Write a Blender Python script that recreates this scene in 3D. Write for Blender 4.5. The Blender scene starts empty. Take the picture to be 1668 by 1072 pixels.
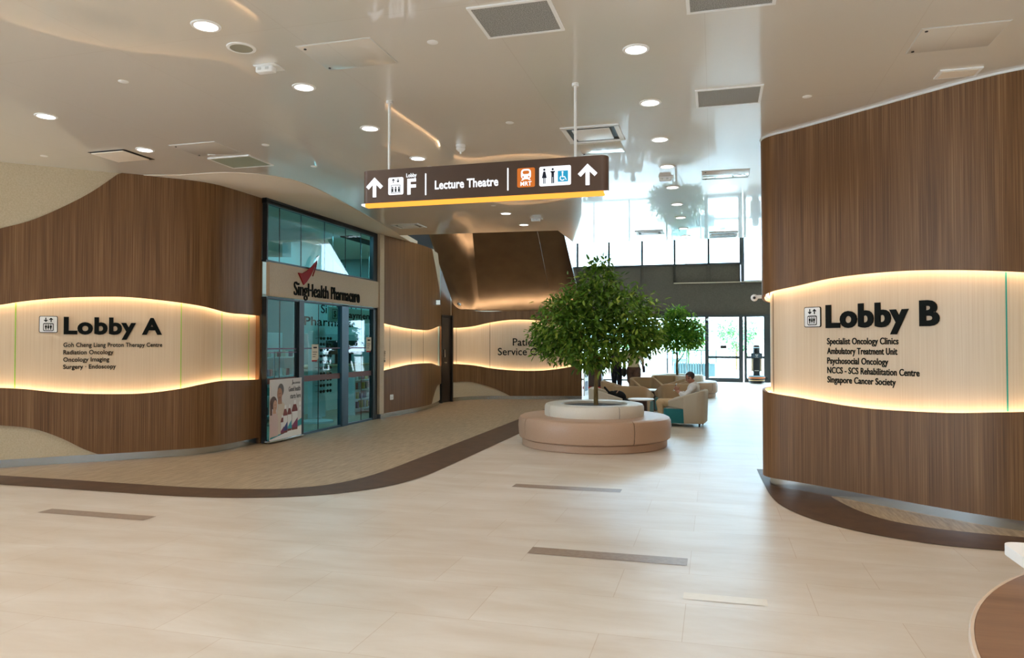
import bpy, bmesh, math, random
import numpy as np
from mathutils import Vector, Matrix
PI = math.pi
R = math.radians
C = 3.83                      # ceiling height
scene = bpy.context.scene
col = scene.collection

# ------------------------------------------------------------------ camera, world, exposure
cam_d = bpy.data.cameras.new('camera')
cam_d.sensor_width = 36.0
cam_d.lens = 36.0 * 1200 / 1668
cam_d.clip_start = .05; cam_d.clip_end = 400
cam = bpy.data.objects.new('camera', cam_d); col.objects.link(cam)
cam.location = (0, 0, 1.55)
cam.rotation_euler = (PI/2 + math.atan(24/1200), 0, math.atan(329/1200))
scene.camera = cam

world = bpy.data.worlds.new('world'); scene.world = world
world.use_nodes = True
WORLD_STRENGTH = 27.0
bg = world.node_tree.nodes['Background']
bg.inputs[0].default_value = (.62, .82, 1.0, 1)
bg.inputs[1].default_value = WORLD_STRENGTH

scene.view_settings.view_transform = 'Standard'
scene.view_settings.look = 'None'
scene.view_settings.gamma = 1
scene.view_settings.use_curve_mapping = False
scene.view_settings.exposure = -0.55
scene.cycles.caustics_reflective = False
scene.cycles.use_denoising = True
scene.cycles.max_bounces = 8
scene.cycles.diffuse_bounces = 5
scene.cycles.glossy_bounces = 4
scene.cycles.transparent_max_bounces = 24
scene.cycles.sample_clamp_indirect = 20

DOWN_L = 9.0                  # what one sees of a downlight's diffuser
DOWN_W = 46.0                 # its beam
COVE_L = 42.0                 # cove strips
WARM = (1, .95, .89)
COVE_C = (1, .74, .46)

def area_light(name, loc, rot, size, energy, color, size_y=None):
    l = bpy.data.lights.new(name, 'AREA'); l.energy = energy; l.color = color
    l.shape = 'RECTANGLE' if size_y else 'DISK'; l.size = size
    if size_y: l.size_y = size_y
    o = bpy.data.objects.new(name, l); o.location = loc; o.rotation_euler = rot; col.objects.link(o)
    return o
# the same downlight grid goes on behind the viewpoint
for ix, x in enumerate((-9.36, -6.43, -3.5, -.57, 2.36, 5.29)):
    for k in range(7):
        y = 4.4 - 1.3*k - 1.3
        if x in (2.36, 5.29) : y -= .0
        if (x == -3.5 and y > 3.2): continue
        area_light('downlight_lamp', (x, y, C-.03), (0, 0, 0), .17, 13, WARM).data.spread = R(125)
# pharmacy ceiling lamps
for x in (-7.25, -10.0):
    for y in (10.8, 13.0, 15.2, 17.0):
        area_light('pharmacy_lamp', (x, y, C-.06), (0, 0, 0), .6, 24, (.72, .95, 1), .6)

# ------------------------------------------------------------------ helpers: objects
def setp(o, label=None, cat=None, group=None, kind=None):
    if label: o['label'] = label
    if cat: o['category'] = cat
    if group: o['group'] = group
    if kind: o['kind'] = kind
    return o

def thing(name, label, cat, loc=(0, 0, 0), rz=0, group=None):
    o = bpy.data.objects.new(name, None); col.objects.link(o)
    o.empty_display_size = .1
    o.location = loc; o.rotation_euler = (0, 0, rz)
    return setp(o, label, cat, group)

def copy_tree(o, parent=None):
    c = o.copy(); col.objects.link(c)
    if parent: c.parent = parent
    for ch in list(o.children): copy_tree(ch, c)
    return c

class MB:
    """collects shapes, builds ONE mesh object"""
    def __init__(s): s.bm = bmesh.new(); s.uv = s.bm.loops.layers.uv.new('UVMap')
    def face(s, pts, uvs=None):
        vs = [s.bm.verts.new(p) for p in pts]
        try: f = s.bm.faces.new(vs)
        except ValueError: return
        if uvs:
            for l, u in zip(f.loops, uvs): l[s.uv].uv = u
        return f
    def grid(s, rows, uvs=None, close_u=False, close_v=False):
        V = [[s.bm.verts.new(p) for p in r] for r in rows]
        n, m = len(V), len(V[0])
        for i in range(n if close_v else n-1):
            for j in range(m if close_u else m-1):
                i2, j2 = (i+1) % n, (j+1) % m
                try: f = s.bm.faces.new((V[i][j], V[i][j2], V[i2][j2], V[i2][j]))
                except ValueError: continue
                if uvs:
                    for l, (a, b) in zip(f.loops, ((i, j), (i, j2), (i2, j2), (i2, j))): l[s.uv].uv = uvs[a][b]
        return V
    def cap(s, vs):
        try: s.bm.faces.new(vs)
        except ValueError: pass
    def box(s, c, d, rz=0, bev=0, rot=None):
        r = bmesh.ops.create_cube(s.bm, size=1)
        vs = r['verts']
        M = Matrix.Translation(c) @ (rot.to_4x4() if rot else Matrix.Rotation(rz, 4, 'Z')) @ Matrix.Diagonal((*d, 1))
        bmesh.ops.transform(s.bm, matrix=M, verts=vs)
        if bev:
            es = list({e for v in vs for e in v.link_edges})
            bmesh.ops.bevel(s.bm, geom=es, offset=bev, segments=3, profile=.5, affect='EDGES')
        return s
    def lathe(s, prof, c=(0, 0, 0), seg=32, a0=0, a1=2*PI, sx=1, sy=1):
        full = abs(a1-a0-2*PI) < 1e-6
        n = seg if full else seg+1
        rows = [[(c[0]+max(r, 1e-4)*sx*math.cos(a0+(a1-a0)*k/seg), c[1]+max(r, 1e-4)*sy*math.sin(a0+(a1-a0)*k/seg), c[2]+z) for k in range(n)] for r, z in prof]
        V = s.grid(rows, close_u=full)
        if full:
            s.cap(V[0]); s.cap(V[-1])
        return s
    def cyl(s, p0, p1, r0, r1=None, seg=12):
        r1 = r0 if r1 is None else r1
        p0, p1 = Vector(p0), Vector(p1); d = (p1-p0).normalized()
        a = d.orthogonal().normalized(); b = d.cross(a)
        rows = [[p+(a*math.cos(2*PI*k/seg)+b*math.sin(2*PI*k/seg))*r for k in range(seg)] for p, r in ((p0, r0), (p1, r1))]
        V = s.grid(rows, close_u=True); s.cap(V[0][::-1]); s.cap(V[1]); return s
    def tube(s, pts, rs, seg=8):
        pts = [Vector(p) for p in pts]; rows = []
        if not hasattr(rs, '__len__'): rs = [rs]*len(pts)
        a = None
        for i, p in enumerate(pts):
            d = (pts[min(i+1, len(pts)-1)]-pts[max(i-1, 0)]).normalized()
            a = d.orthogonal().normalized() if a is None else (a-d*a.dot(d)).normalized()
            b = d.cross(a)
            rows.append([p+(a*math.cos(2*PI*k/seg)+b*math.sin(2*PI*k/seg))*rs[i] for k in range(seg)])
        V = s.grid(rows, close_u=True); s.cap(V[0][::-1]); s.cap(V[-1]); return s
    def ell(s, c, r, seg=16, M=None):
        q = bmesh.ops.create_uvsphere(s.bm, u_segments=seg, v_segments=max(6, seg//2+2), radius=1)
        T = Matrix.Translation(c) @ (M.to_4x4() if M else Matrix.Identity(4)) @ Matrix.Diagonal((*r, 1))
        bmesh.ops.transform(s.bm, matrix=T, verts=q['verts']); return s
    def capsule(s, p0, p1, r0, r1, seg=14):
        p0, p1 = Vector(p0), Vector(p1); d = (p1-p0).normalized()
        rows = []; a = d.orthogonal().normalized(); b = d.cross(a)
        L = [(p0-d*r0*math.cos(t), r0*math.sin(t)) for t in (.15, .5, .9, 1.3)]
        L += [(p0.lerp(p1, t), r0+(r1-r0)*t) for t in (.0, .25, .5, .75, 1)]
        L += [(p1+d*r1*math.cos(t), r1*math.sin(t)) for t in (1.3, .9, .5, .15)]
        rows = [[p+(a*math.cos(2*PI*k/seg)+b*math.sin(2*PI*k/seg))*r for k in range(seg)] for p, r in L]
        V = s.grid(rows, close_u=True); s.cap(V[0][::-1]); s.cap(V[-1]); return s
    def prism(s, poly, z0, z1):
        b = [s.bm.verts.new((x, y, z0)) for x, y in poly]; t = [s.bm.verts.new((x, y, z1)) for x, y in poly]
        s.cap(b[::-1]); s.cap(t); n = len(poly)
        for i in range(n): s.cap((b[i], b[(i+1) % n], t[(i+1) % n], t[i]))
        return s
    def poly(s, f, pts, d0, d1):
        """flat outline pts (x,y) mapped by f(x,y,depth) and given a thickness"""
        b = [s.bm.verts.new(f(x, y, d0)) for x, y in pts]; t = [s.bm.verts.new(f(x, y, d1)) for x, y in pts]
        s.cap(b[::-1]); s.cap(t); n = len(pts)
        for i in range(n): s.cap((b[i], b[(i+1) % n], t[(i+1) % n], t[i]))
        return s
    def text(s, f, txt, width, height, depth=.01, bold=0, x0=0, y0=0, d0=0, sx=None):
        V, F = text_geo(txt, bold)
        w = max(v[0] for v in V) - min(v[0] for v in V); xm = min(v[0] for v in V)
        ky = height / text_cap()
        kx = (width / w) if width else ky
        n = len(V)
        bv = [s.bm.verts.new(f(x0+(v[0]-xm)*kx, y0+v[1]*ky, d0+(depth if v[2] > 0 else 0))) for v in V]
        for q in F:
            try: s.bm.faces.new([bv[i] for i in q])
            except ValueError: pass
        return s
    def build(s, name, m, parent=None, smooth=35, label=None, kind=None, fix=True):
        if fix: bmesh.ops.recalc_face_normals(s.bm, faces=s.bm.faces[:])
        me = bpy.data.meshes.new(name); s.bm.to_mesh(me); s.bm.free()
        if m: me.materials.append(m)
        if smooth:
            me.polygons.foreach_set('use_smooth', [True]*len(me.polygons)); me.set_sharp_from_angle(angle=R(smooth))
        o = bpy.data.objects.new(name, me); col.objects.link(o)
        if parent: o.parent = parent
        return setp(o, label, None, None, kind)

_tc = {}
def text_geo(txt, bold=0, extrude=.05):
    k = (txt, bold)
    if k in _tc: return _tc[k]
    cu = bpy.data.curves.new('t', 'FONT'); cu.body = txt; cu.size = 1; cu.extrude = extrude; cu.offset = bold
    cu.resolution_u = 4
    if bold: cu.space_character = 1 + bold*1.6
    o = bpy.data.objects.new('t', cu); col.objects.link(o)
    dg = bpy.context.evaluated_depsgraph_get()
    me = o.evaluated_get(dg).to_mesh()
    V = [tuple(v.co) for v in me.vertices]; F = [tuple(p.vertices) for p in me.polygons]
    o.evaluated_get(dg).to_mesh_clear()
    bpy.data.objects.remove(o); bpy.data.curves.remove(cu)
    _tc[k] = (V, F); return V, F
def text_cap():
    V, _ = text_geo('H', 0); return max(v[1] for v in V)

def circ(cx, cy, r, n=20, ry=None): return [(cx+r*math.cos(2*PI*k/n), cy+(ry or r)*math.sin(2*PI*k/n)) for k in range(n)]
def rrect(x0, y0, x1, y1, r, n=5):
    P = []
    for (cx, cy, a) in ((x1-r, y1-r, 0), (x0+r, y1-r, PI/2), (x0+r, y0+r, PI), (x1-r, y0+r, 1.5*PI)):
        for k in range(n+1): P.append((cx+r*math.cos(a+PI/2*k/n), cy+r*math.sin(a+PI/2*k/n)))
    return P
def rect(x0, y0, x1, y1): return [(x0, y0), (x1, y0), (x1, y1), (x0, y1)]
def arrow_up(cx, cy, w, h, t, down=False):
    """three bars of an arrow centred cx,cy"""
    k = -1 if down else 1
    top = cy+k*h/2; q = t*.72
    P = [[(cx-t/2, cy-k*h/2), (cx+t/2, cy-k*h/2), (cx+t/2, top-k*t*.8), (cx-t/2, top-k*t*.8)]]
    P.append([(cx, top), (cx+w/2, top-k*w/2), (cx+w/2-q, top-k*w/2-k*q), (cx, top-k*2*q), (cx-w/2+q, top-k*w/2-k*q), (cx-w/2, top-k*w/2)])
    return P

# paths (walls are curved in plan)
def cr(P, n=14):
    P = np.array(P, float); Q = np.vstack([2*P[0]-P[1], P, 2*P[-1]-P[-2]]); out = []
    for i in range(1, len(Q)-2):
        a, b, c, d = Q[i-1:i+3]
        for k in range(n):
            t = k/n; out.append(.5*((2*b)+(-a+c)*t+(2*a-5*b+4*c-d)*t*t+(-a+3*b-3*c+d)*t**3))
    out.append(P[-1]); return np.array(out)
class Path:
    def __init__(s, P):
        s.p = cr(P); t = np.gradient(s.p, axis=0); t /= np.linalg.norm(t, axis=1)[:, None]
        s.n = np.stack([t[:, 1], -t[:, 0]], 1)
        s.s = np.concatenate([[0], np.cumsum(np.linalg.norm(np.diff(s.p, axis=0), axis=1))]); s.L = s.s[-1]
    def at(s, u, off=0):
        x = np.interp(u, s.s, s.p[:, 0]); y = np.interp(u, s.s, s.p[:, 1])
        nx = np.interp(u, s.s, s.n[:, 0]); ny = np.interp(u, s.s, s.n[:, 1])
        return float(x+nx*off), float(y+ny*off)
    def map(s, u0, z0, off):
        def f(x, y, d): a, b = s.at(u0+x, off+d); return (a, b, z0+y)
        return f
def curve(pts):
    """smooth function through (s,z) points"""
    X = np.array([p[0] for p in pts]); Y = np.array([p[1] for p in pts]); m = np.gradient(Y, X)
    def f(u):
        if u <= X[0]: return float(Y[0])
        if u >= X[-1]: return float(Y[-1])
        i = int(np.searchsorted(X, u)) - 1; h = X[i+1]-X[i]; t = (u-X[i])/h
        return float((2*t**3-3*t*t+1)*Y[i]+(t**3-2*t*t+t)*h*m[i]+(-2*t**3+3*t*t)*Y[i+1]+(t**3-t*t)*h*m[i+1])
    return f
def const(v): return lambda u: v

def strip(mb, path, s0, s1, zlo, zhi, off, thick, step=.05):
    """slab on a curved wall: front face at off, back at off-thick, between zlo(s) and zhi(s)"""
    n = max(2, int((s1-s0)/step)+1)
    U = np.linspace(s0, s1, n)
    f = []
    for u in U:
        a, b = path.at(u, off); c, d = path.at(u, off-thick); l, h = zlo(u), max(zhi(u), zlo(u)+.001)
        f.append(((a, b, l), (a, b, h), (c, d, h), (c, d, l), u, l, h))
    ring = [[q[k] for q in f] for k in range(4)]
    uv = [[(q[4], q[5]) for q in f], [(q[4], q[6]) for q in f], [(q[4], q[6]+thick) for q in f], [(q[4], q[5]-thick) for q in f]]
    V = mb.grid(ring, uv, close_v=True)
    mb.cap([V[k][0] for k in range(4)]); mb.cap([V[k][-1] for k in range(4)])
    return mb
def ledstrip(mb, path, s0, s1, z, off0, off1, step=.05):
    n = max(2, int((s1-s0)/step)+1); U = np.linspace(s0, s1, n)
    r = [[(*path.at(u, o), z(u)) for u in U] for o in (off0, off1)]
    mb.grid(r); return mb

# ------------------------------------------------------------------ materials
def mat(name, color=(.8, .8, .8), rough=.5, metal=0, spec=.5, emit=None, es=0, coat=0, sheen=0):
    m = bpy.data.materials.new(name); m.use_nodes = True
    b = m.node_tree.nodes['Principled BSDF']
    b.inputs['Base Color'].default_value = (*color, 1); b.inputs['Roughness'].default_value = rough
    b.inputs['Metallic'].default_value = metal; b.inputs['Specular IOR Level'].default_value = spec
    b.inputs['Coat Weight'].default_value = coat; b.inputs['Coat Roughness'].default_value = .03
    b.inputs['Sheen Weight'].default_value = sheen
    if emit: b.inputs['Emission Color'].default_value = (*emit, 1); b.inputs['Emission Strength'].default_value = es
    return m
def nodes(m): return m.node_tree.nodes, m.node_tree.links, m.node_tree.nodes['Principled BSDF']
def srgb(r, g, b):
    f = lambda v: (v/255/12.92) if v/255 <= .04045 else ((v/255+.055)/1.055)**2.4
    return (f(r), f(g), f(b))
def noise_mix(m, c1, c2, scale, coord='Object', mp=(1, 1, 1), detail=4, lo=.3, hi=.7, rough_n=.55, bump=0, rot=0):
    N, L, b = nodes(m)
    tc = N.new('ShaderNodeTexCoord'); mpg = N.new('ShaderNodeMapping'); mpg.inputs['Scale'].default_value = mp
    mpg.inputs['Rotation'].default_value = (0, 0, rot)
    L.new(tc.outputs[coord], mpg.inputs[0])
    nz = N.new('ShaderNodeTexNoise'); nz.inputs['Scale'].default_value = scale; nz.inputs['Detail'].default_value = detail
    nz.inputs['Roughness'].default_value = rough_n
    L.new(mpg.outputs[0], nz.inputs['Vector'])
    rp = N.new('ShaderNodeValToRGB'); rp.color_ramp.elements[0].position = lo; rp.color_ramp.elements[1].position = hi
    rp.color_ramp.elements[0].color = (*c1, 1); rp.color_ramp.elements[1].color = (*c2, 1)
    L.new(nz.outputs[0], rp.inputs[0]); L.new(rp.outputs[0], b.inputs['Base Color'])
    if bump:
        bp = N.new('ShaderNodeBump'); bp.inputs['Strength'].default_value = bump; bp.inputs['Distance'].default_value = .01
        L.new(nz.outputs[0], bp.inputs['Height']); L.new(bp.outputs[0], b.inputs['Normal'])
    return m
def wood(name, dark, mid, light, rough=.45, gs=1.0):
    """vertical-grain veneer, UV in metres"""
    m = mat(name, mid, rough, spec=.35); N, L, b = nodes(m)
    uv = N.new('ShaderNodeUVMap')
    def nz(sx, sy, sc, det):
        mp = N.new('ShaderNodeMapping'); mp.inputs['Scale'].default_value = (sx, sy, 1); L.new(uv.outputs[0], mp.inputs[0])
        n = N.new('ShaderNodeTexNoise'); n.inputs['Scale'].default_value = sc; n.inputs['Detail'].default_value = det; L.new(mp.outputs[0], n.inputs['Vector']); return n
    fine = nz(130*gs, .9, 1, 6); broad = nz(9*gs, .25, 1, 2)
    r = N.new('ShaderNodeValToRGB'); e = r.color_ramp.elements
    e[0].position = .3; e[0].color = (*dark, 1); e[1].position = .72; e[1].color = (*light, 1)
    x = e.new(.5); x.color = (*mid, 1)
    mx = N.new('ShaderNodeMath'); mx.operation = 'MULTIPLY_ADD'; mx.inputs[1].default_value = .72
    s2 = N.new('ShaderNodeMath'); s2.operation = 'MULTIPLY'; s2.inputs[1].default_value = .28
    L.new(broad.outputs[0], s2.inputs[0]); L.new(fine.outputs[0], mx.inputs[0]); L.new(s2.outputs[0], mx.inputs[2])
    L.new(mx.outputs[0], r.inputs[0]); L.new(r.outputs[0], b.inputs['Base Color'])
    return m
def glass(name, tint, refl=.08, rough=0.02):
    m = bpy.data.materials.new(name); m.use_nodes = True; N = m.node_tree.nodes; L = m.node_tree.links; N.clear()
    o = N.new('ShaderNodeOutputMaterial'); t = N.new('ShaderNodeBsdfTransparent'); t.inputs[0].default_value = (*tint, 1)
    g = N.new('ShaderNodeBsdfGlossy'); g.inputs['Roughness'].default_value = rough
    fr = N.new('ShaderNodeFresnel'); fr.inputs[0].default_value = 1.45
    ge = N.new('ShaderNodeNewGeometry'); fm = N.new('ShaderNodeMath'); fm.operation = 'SUBTRACT'; fm.use_clamp = True
    L.new(fr.outputs[0], fm.inputs[0]); L.new(ge.outputs['Backfacing'], fm.inputs[1])
    mx = N.new('ShaderNodeMixShader'); L.new(fm.outputs[0], mx.inputs[0]); L.new(t.outputs[0], mx.inputs[1]); L.new(g.outputs[0], mx.inputs[2])
    L.new(mx.outputs[0], o.inputs[0]); return m
def emis(name, c, s):
    m = bpy.data.materials.new(name); m.use_nodes = True; N = m.node_tree.nodes; L = m.node_tree.links; N.clear()
    o = N.new('ShaderNodeOutputMaterial'); e = N.new('ShaderNodeEmission'); e.inputs[0].default_value = (*c, 1); e.inputs[1].default_value = s
    L.new(e.outputs[0], o.inputs[0]); return m

M = {}
M['wood'] = wood('walnut veneer', srgb(80, 52, 27), srgb(118, 82, 49), srgb(154, 117, 79))
M['band'] = wood('pale oak veneer', srgb(213, 186, 153), srgb(220, 195, 164), srgb(227, 205, 176), .4, .6)
M['plaster'] = noise_mix(mat('sand textured plaster', srgb(200, 184, 156), .9), srgb(192, 175, 146), srgb(208, 192, 164), 60, bump=.15)
M['steel'] = mat('brushed stainless steel', (.45, .47, .47), .2, 1)
M['copper'] = noise_mix(mat('bronze metal panel', (.3, .2, .13), .2, 1), srgb(138, 122, 108), srgb(152, 134, 118), 3, mp=(1, 1, 1))
M['ceil'] = mat('glossy white metal ceiling', srgb(222, 212, 198), .3, spec=.5, coat=.8)
M['ceil_matte'] = mat('matt white ceiling board', srgb(226, 214, 198), .8)
M['frame'] = mat('dark grey aluminium', srgb(52, 58, 62), .4, .6)
M['fascia'] = noise_mix(mat('beige fascia', srgb(205, 186, 160), .6), srgb(200, 181, 155), srgb(210, 192, 166), 40)
M['black'] = mat('black', (.008, .008, .008), .45)
M['ink'] = mat('black acrylic lettering', (.004, .006, .005), .7, spec=.15)
M['white'] = mat('white enamel', (.85, .85, .84), .35)
M['grey'] = mat('light grey plastic', (.6, .6, .58), .5)
M['grille'] = noise_mix(mat('grey air grille', (.3, .3, .29), .6), (.2, .2, .19), (.38, .38, .36), 1, 'Object', (160, 160, 1), 0, .45, .55)
M['dark'] = mat('unlit void black', (.012, .01, .009), .9)
M['led'] = emis('warm cove light', COVE_C, COVE_L)
M['down'] = emis('downlight diffuser', WARM, DOWN_L)
M['glass_teal'] = glass('teal tinted glass', (.47, .80, .86))
M['glass'] = glass('clear glass', (.93, .97, .97))
M['leather'] = noise_mix(mat('tan leatherette', srgb(176, 142, 116), .42), srgb(180, 148, 124), srgb(190, 158, 134), 120, bump=.08)
M['cream'] = noise_mix(mat('cream leatherette', srgb(214, 204, 186), .45), srgb(220, 212, 198), srgb(230, 223, 210), 120, bump=.08)
M['fabric'] = noise_mix(mat('tan woven fabric', srgb(178, 148, 112), .85, sheen=.2), srgb(166, 136, 100), srgb(188, 160, 124), 300, bump=.1)
M['fabric_lit_grey'] = noise_mix(mat('tan fabric greyed by light', srgb(186, 174, 154), .85, sheen=.2), srgb(176, 164, 144), srgb(196, 184, 164), 300, bump=.1)  # same upholstery as the tan one, greyer tone paints in the light
M['teal'] = noise_mix(mat('teal fabric', srgb(24, 118, 126), .8, sheen=.2), srgb(18, 104, 112), srgb(30, 128, 136), 300)
M['border'] = noise_mix(mat('dark brown stone border', srgb(80, 58, 42), .5, spec=.35), srgb(72, 52, 38), srgb(92, 68, 50), 6, detail=6)
M['greyfloor'] = noise_mix(mat('grey brown stone tile', srgb(150, 126, 98), .5, spec=.4), srgb(138, 118, 94), srgb(190, 170, 142), 1, mp=(34, 3.2, 1), detail=5, rot=R(-38), rough_n=.7)
M['insert'] = noise_mix(mat('taupe stone insert', srgb(150, 132, 118), .35), srgb(140, 122, 108), srgb(158, 140, 126), 30)
M['screen'] = mat('black screen', (.01, .011, .013), .12)
M['soil'] = noise_mix(mat('dark pebbles', (.05, .05, .05), .8), (.02, .02, .02), (.1, .1, .1), 60, bump=.6)
M['bark'] = noise_mix(mat('bark', srgb(110, 88, 52), .85), srgb(84, 66, 40), srgb(140, 116, 70), 8, mp=(4, 4, 1), bump=.4)

def floor_mat():
    m = mat('cream stone plank tile', srgb(220, 198, 168), .42, spec=1.0, coat=.6); N, L, b = nodes(m)
    tc = N.new('ShaderNodeTexCoord')
    br = N.new('ShaderNodeTexBrick'); br.offset = .37; br.offset_frequency = 2; br.squash = 1
    br.inputs['Scale'].default_value = 1; br.inputs['Brick Width'].default_value = 1.17; br.inputs['Row Height'].default_value = .585
    br.inputs['Mortar Size'].default_value = .0022; br.inputs['Mortar Smooth'].default_value = .2; br.inputs['Bias'].default_value = 0
    br.inputs['Color1'].default_value = (*srgb(224, 217, 207), 1); br.inputs['Color2'].default_value = (*srgb(218, 209, 198), 1)
    br.inputs['Mortar'].default_value = (*srgb(198, 180, 160), 1)
    mp0 = N.new('ShaderNodeMapping'); mp0.inputs['Location'].default_value = (.17, .14, 0)
    L.new(tc.outputs['Object'], mp0.inputs[0]); L.new(mp0.outputs[0], br.inputs['Vector'])
    mp = N.new('ShaderNodeMapping'); mp.inputs['Scale'].default_value = (.8, 2.6, 1); L.new(tc.outputs['Object'], mp.inputs[0])
    nz = N.new('ShaderNodeTexNoise'); nz.inputs['Scale'].default_value = 1.3; nz.inputs['Detail'].default_value = 7; nz.inputs['Roughness'].default_value = .62
    nz.inputs['Distortion'].default_value = .4
    L.new(mp.outputs[0], nz.inputs['Vector'])
    rp = N.new('ShaderNodeValToRGB'); e = rp.color_ramp.elements; e[0].position = .3; e[0].color = (*srgb(214, 196, 172), 1); e[1].position = .7; e[1].color = (1, 1, 1, 1)
    L.new(nz.outputs[0], rp.inputs[0])
    mx = N.new('ShaderNodeMix'); mx.data_type = 'RGBA'; mx.blend_type = 'MULTIPLY'; mx.inputs['Factor'].default_value = .6
    L.new(br.outputs['Color'], mx.inputs['A']); L.new(rp.outputs[0], mx.inputs['B'])
    L.new(mx.outputs['Result'], b.inputs['Base Color'])
    b.inputs['Coat Roughness'].default_value = .4
    return m
M['floor'] = floor_mat()
def ceil_detail(m):
    N, L, b = nodes(m); tc = N.new('ShaderNodeTexCoord')
    nz = N.new('ShaderNodeTexNoise'); nz.inputs['Scale'].default_value = .9; nz.inputs['Detail'].default_value = 1
    L.new(tc.outputs['Object'], nz.inputs['Vector'])
    br = N.new('ShaderNodeTexBrick'); br.offset = 0; br.inputs['Scale'].default_value = 1; br.inputs['Brick Width'].default_value = 1.465; br.inputs['Row Height'].default_value = 2.6
    br.inputs['Mortar Size'].default_value = .003; br.inputs['Color1'].default_value = (*srgb(218, 212, 202), 1); br.inputs['Color2'].default_value = (*srgb(216, 210, 199), 1)
    br.inputs['Mortar'].default_value = (*srgb(208, 200, 188), 1)
    mp = N.new('ShaderNodeMapping'); mp.inputs['Location'].default_value = (.05, .55, 0); L.new(tc.outputs['Object'], mp.inputs[0]); L.new(mp.outputs[0], br.inputs['Vector'])
    L.new(br.outputs['Color'], b.inputs['Base Color'])
    bp = N.new('ShaderNodeBump'); bp.inputs['Strength'].default_value = .03; bp.inputs['Distance'].default_value = .02
    L.new(nz.outputs[0], bp.inputs['Height']); L.new(bp.outputs[0], b.inputs['Normal']); L.new(bp.outputs[0], b.inputs['Coat Normal'])
ceil_detail(M['ceil'])

def leaf_mat(name, dark, mid, light):
    m = mat(name, mid, .45, spec=.3); N, L, b = nodes(m)
    at = N.new('ShaderNodeAttribute'); at.attribute_name = 'tint'
    r = N.new('ShaderNodeValToRGB'); e = r.color_ramp.elements; e[0].color = (*dark, 1); e[1].color = (*light, 1)
    x = e.new(.55); x.color = (*mid, 1)
    L.new(at.outputs['Fac'], r.inputs[0]); L.new(r.outputs[0], b.inputs['Base Color'])
    # thin leaves let some light through
    tr = N.new('ShaderNodeBsdfTranslucent'); L.new(r.outputs[0], tr.inputs[0])
    mx = N.new('ShaderNodeMixShader'); mx.inputs[0].default_value = .3
    o = N['Material Output']; L.new(b.outputs[0], mx.inputs[1]); L.new(tr.outputs[0], mx.inputs[2]); L.new(mx.outputs[0], o.inputs[0])
    return m
M['leaf'] = leaf_mat('ficus leaf', srgb(44, 78, 20), srgb(98, 138, 42), srgb(182, 196, 84))
M['leaf_window_lit'] = leaf_mat('window lit ficus leaf', srgb(62, 116, 28), srgb(110, 166, 44), srgb(176, 208, 76))  # lighter greens paint in the window light on the rear tree
M['leaf_out'] = leaf_mat('sunlit foliage', srgb(60, 110, 60), srgb(110, 165, 100), srgb(170, 205, 140))

# ------------------------------------------------------------------ the setting: floor, ceiling
def slab(name, poly, z0, z1, m, kind='structure', parent=None):
    b = MB(); b.prism(poly, z0, z1); return b.build(name, m, parent, smooth=0, kind=kind)

floor = slab('floor', [(-14, -10), (10, -10), (10, 31.4), (-14, 31.4)], -.2, 0, M['floor'])
# grey-brown tile apron in front of the left wall with its dark border
inner = [(-14, 6.78), (-8.13, 6.79), (-6.32, 6.77), (-5.52, 6.77), (-4.9, 6.83), (-4.45, 6.97), (-4.12, 7.26), (-3.94, 7.7), (-3.87, 8.3), (-3.86, 9.3), (-3.87, 12), (-3.87, 20.1)]
outer = [(-14, 6.35), (-8.1, 6.35), (-6.0, 6.34), (-5.17, 6.35), (-4.54, 6.46), (-4.03, 6.68), (-3.68, 6.98), (-3.42, 7.4), (-3.28, 8.0), (-3.25, 9.0), (-3.24, 12), (-3.24, 20.1)]
inner = [tuple(p) for p in cr(inner, 8)]; outer = [tuple(p) for p in cr(outer, 8)]
slab('floor_apron', inner + [(-7.2, 20.1), (-12, 16), (-14, 9)], -.05, .003, M['greyfloor'], parent=floor, kind=None)
b = MB(); b.grid([[(x, y, .004) for x, y in inner], [(x, y, .004) for x, y in outer]])
b.build('floor_border', M['border'], floor, smooth=0)
bo = cr([(0.5, 9.6), (0.52, 8.7), (0.55, 7.96), (0.63, 7.45), (0.84, 6.98), (1.17, 6.62), (1.54, 6.41), (1.86, 6.33), (2.3, 6.3), (3.2, 6.25), (4.5, 6.2)], 8)
bi = cr([(1.3, 9.6), (1.2, 8.7), (1.14, 8.12), (1.18, 7.83), (1.29, 7.45), (1.45, 7.15), (1.68, 6.97), (1.93, 6.87), (2.38, 6.79), (3.2, 6.7), (4.5, 6.62)], 8)
b = MB(); b.grid([[(x, y, .004) for x, y in bo], [(x, y, .004) for x, y in bi]]); b.build('floor_border', M['border'], floor, smooth=0)
b = MB(); b.face([(x, y, .003) for x, y in bi] + [(4.5, 9.6, .003)]); b.build('floor_apron', M['greyfloor'], floor, smooth=0)
b = MB()
for x0, x1, y0, y1 in ((-1.34, -.19, 5.31, 5.49), (-6.0, -4.83, 5.40, 5.56), (-2.12, -.95, 7.72, 7.90)):
    b.face([(x0, y0, .002), (x1, y0, .002), (x1, y1, .002), (x0, y1, .002)])
b.build('floor_insert', M['insert'], floor, smooth=0)
b = MB()
b.face([(-.19, 4.62, .002), (.3, 4.62, .002), (.3, 4.74, .002), (-.19, 4.74, .002)])
b.build('floor_insert', noise_mix(mat('pale stone insert', srgb(222, 212, 200), .3), srgb(226, 214, 196), srgb(232, 220, 204), 20), floor, smooth=0)

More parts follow.
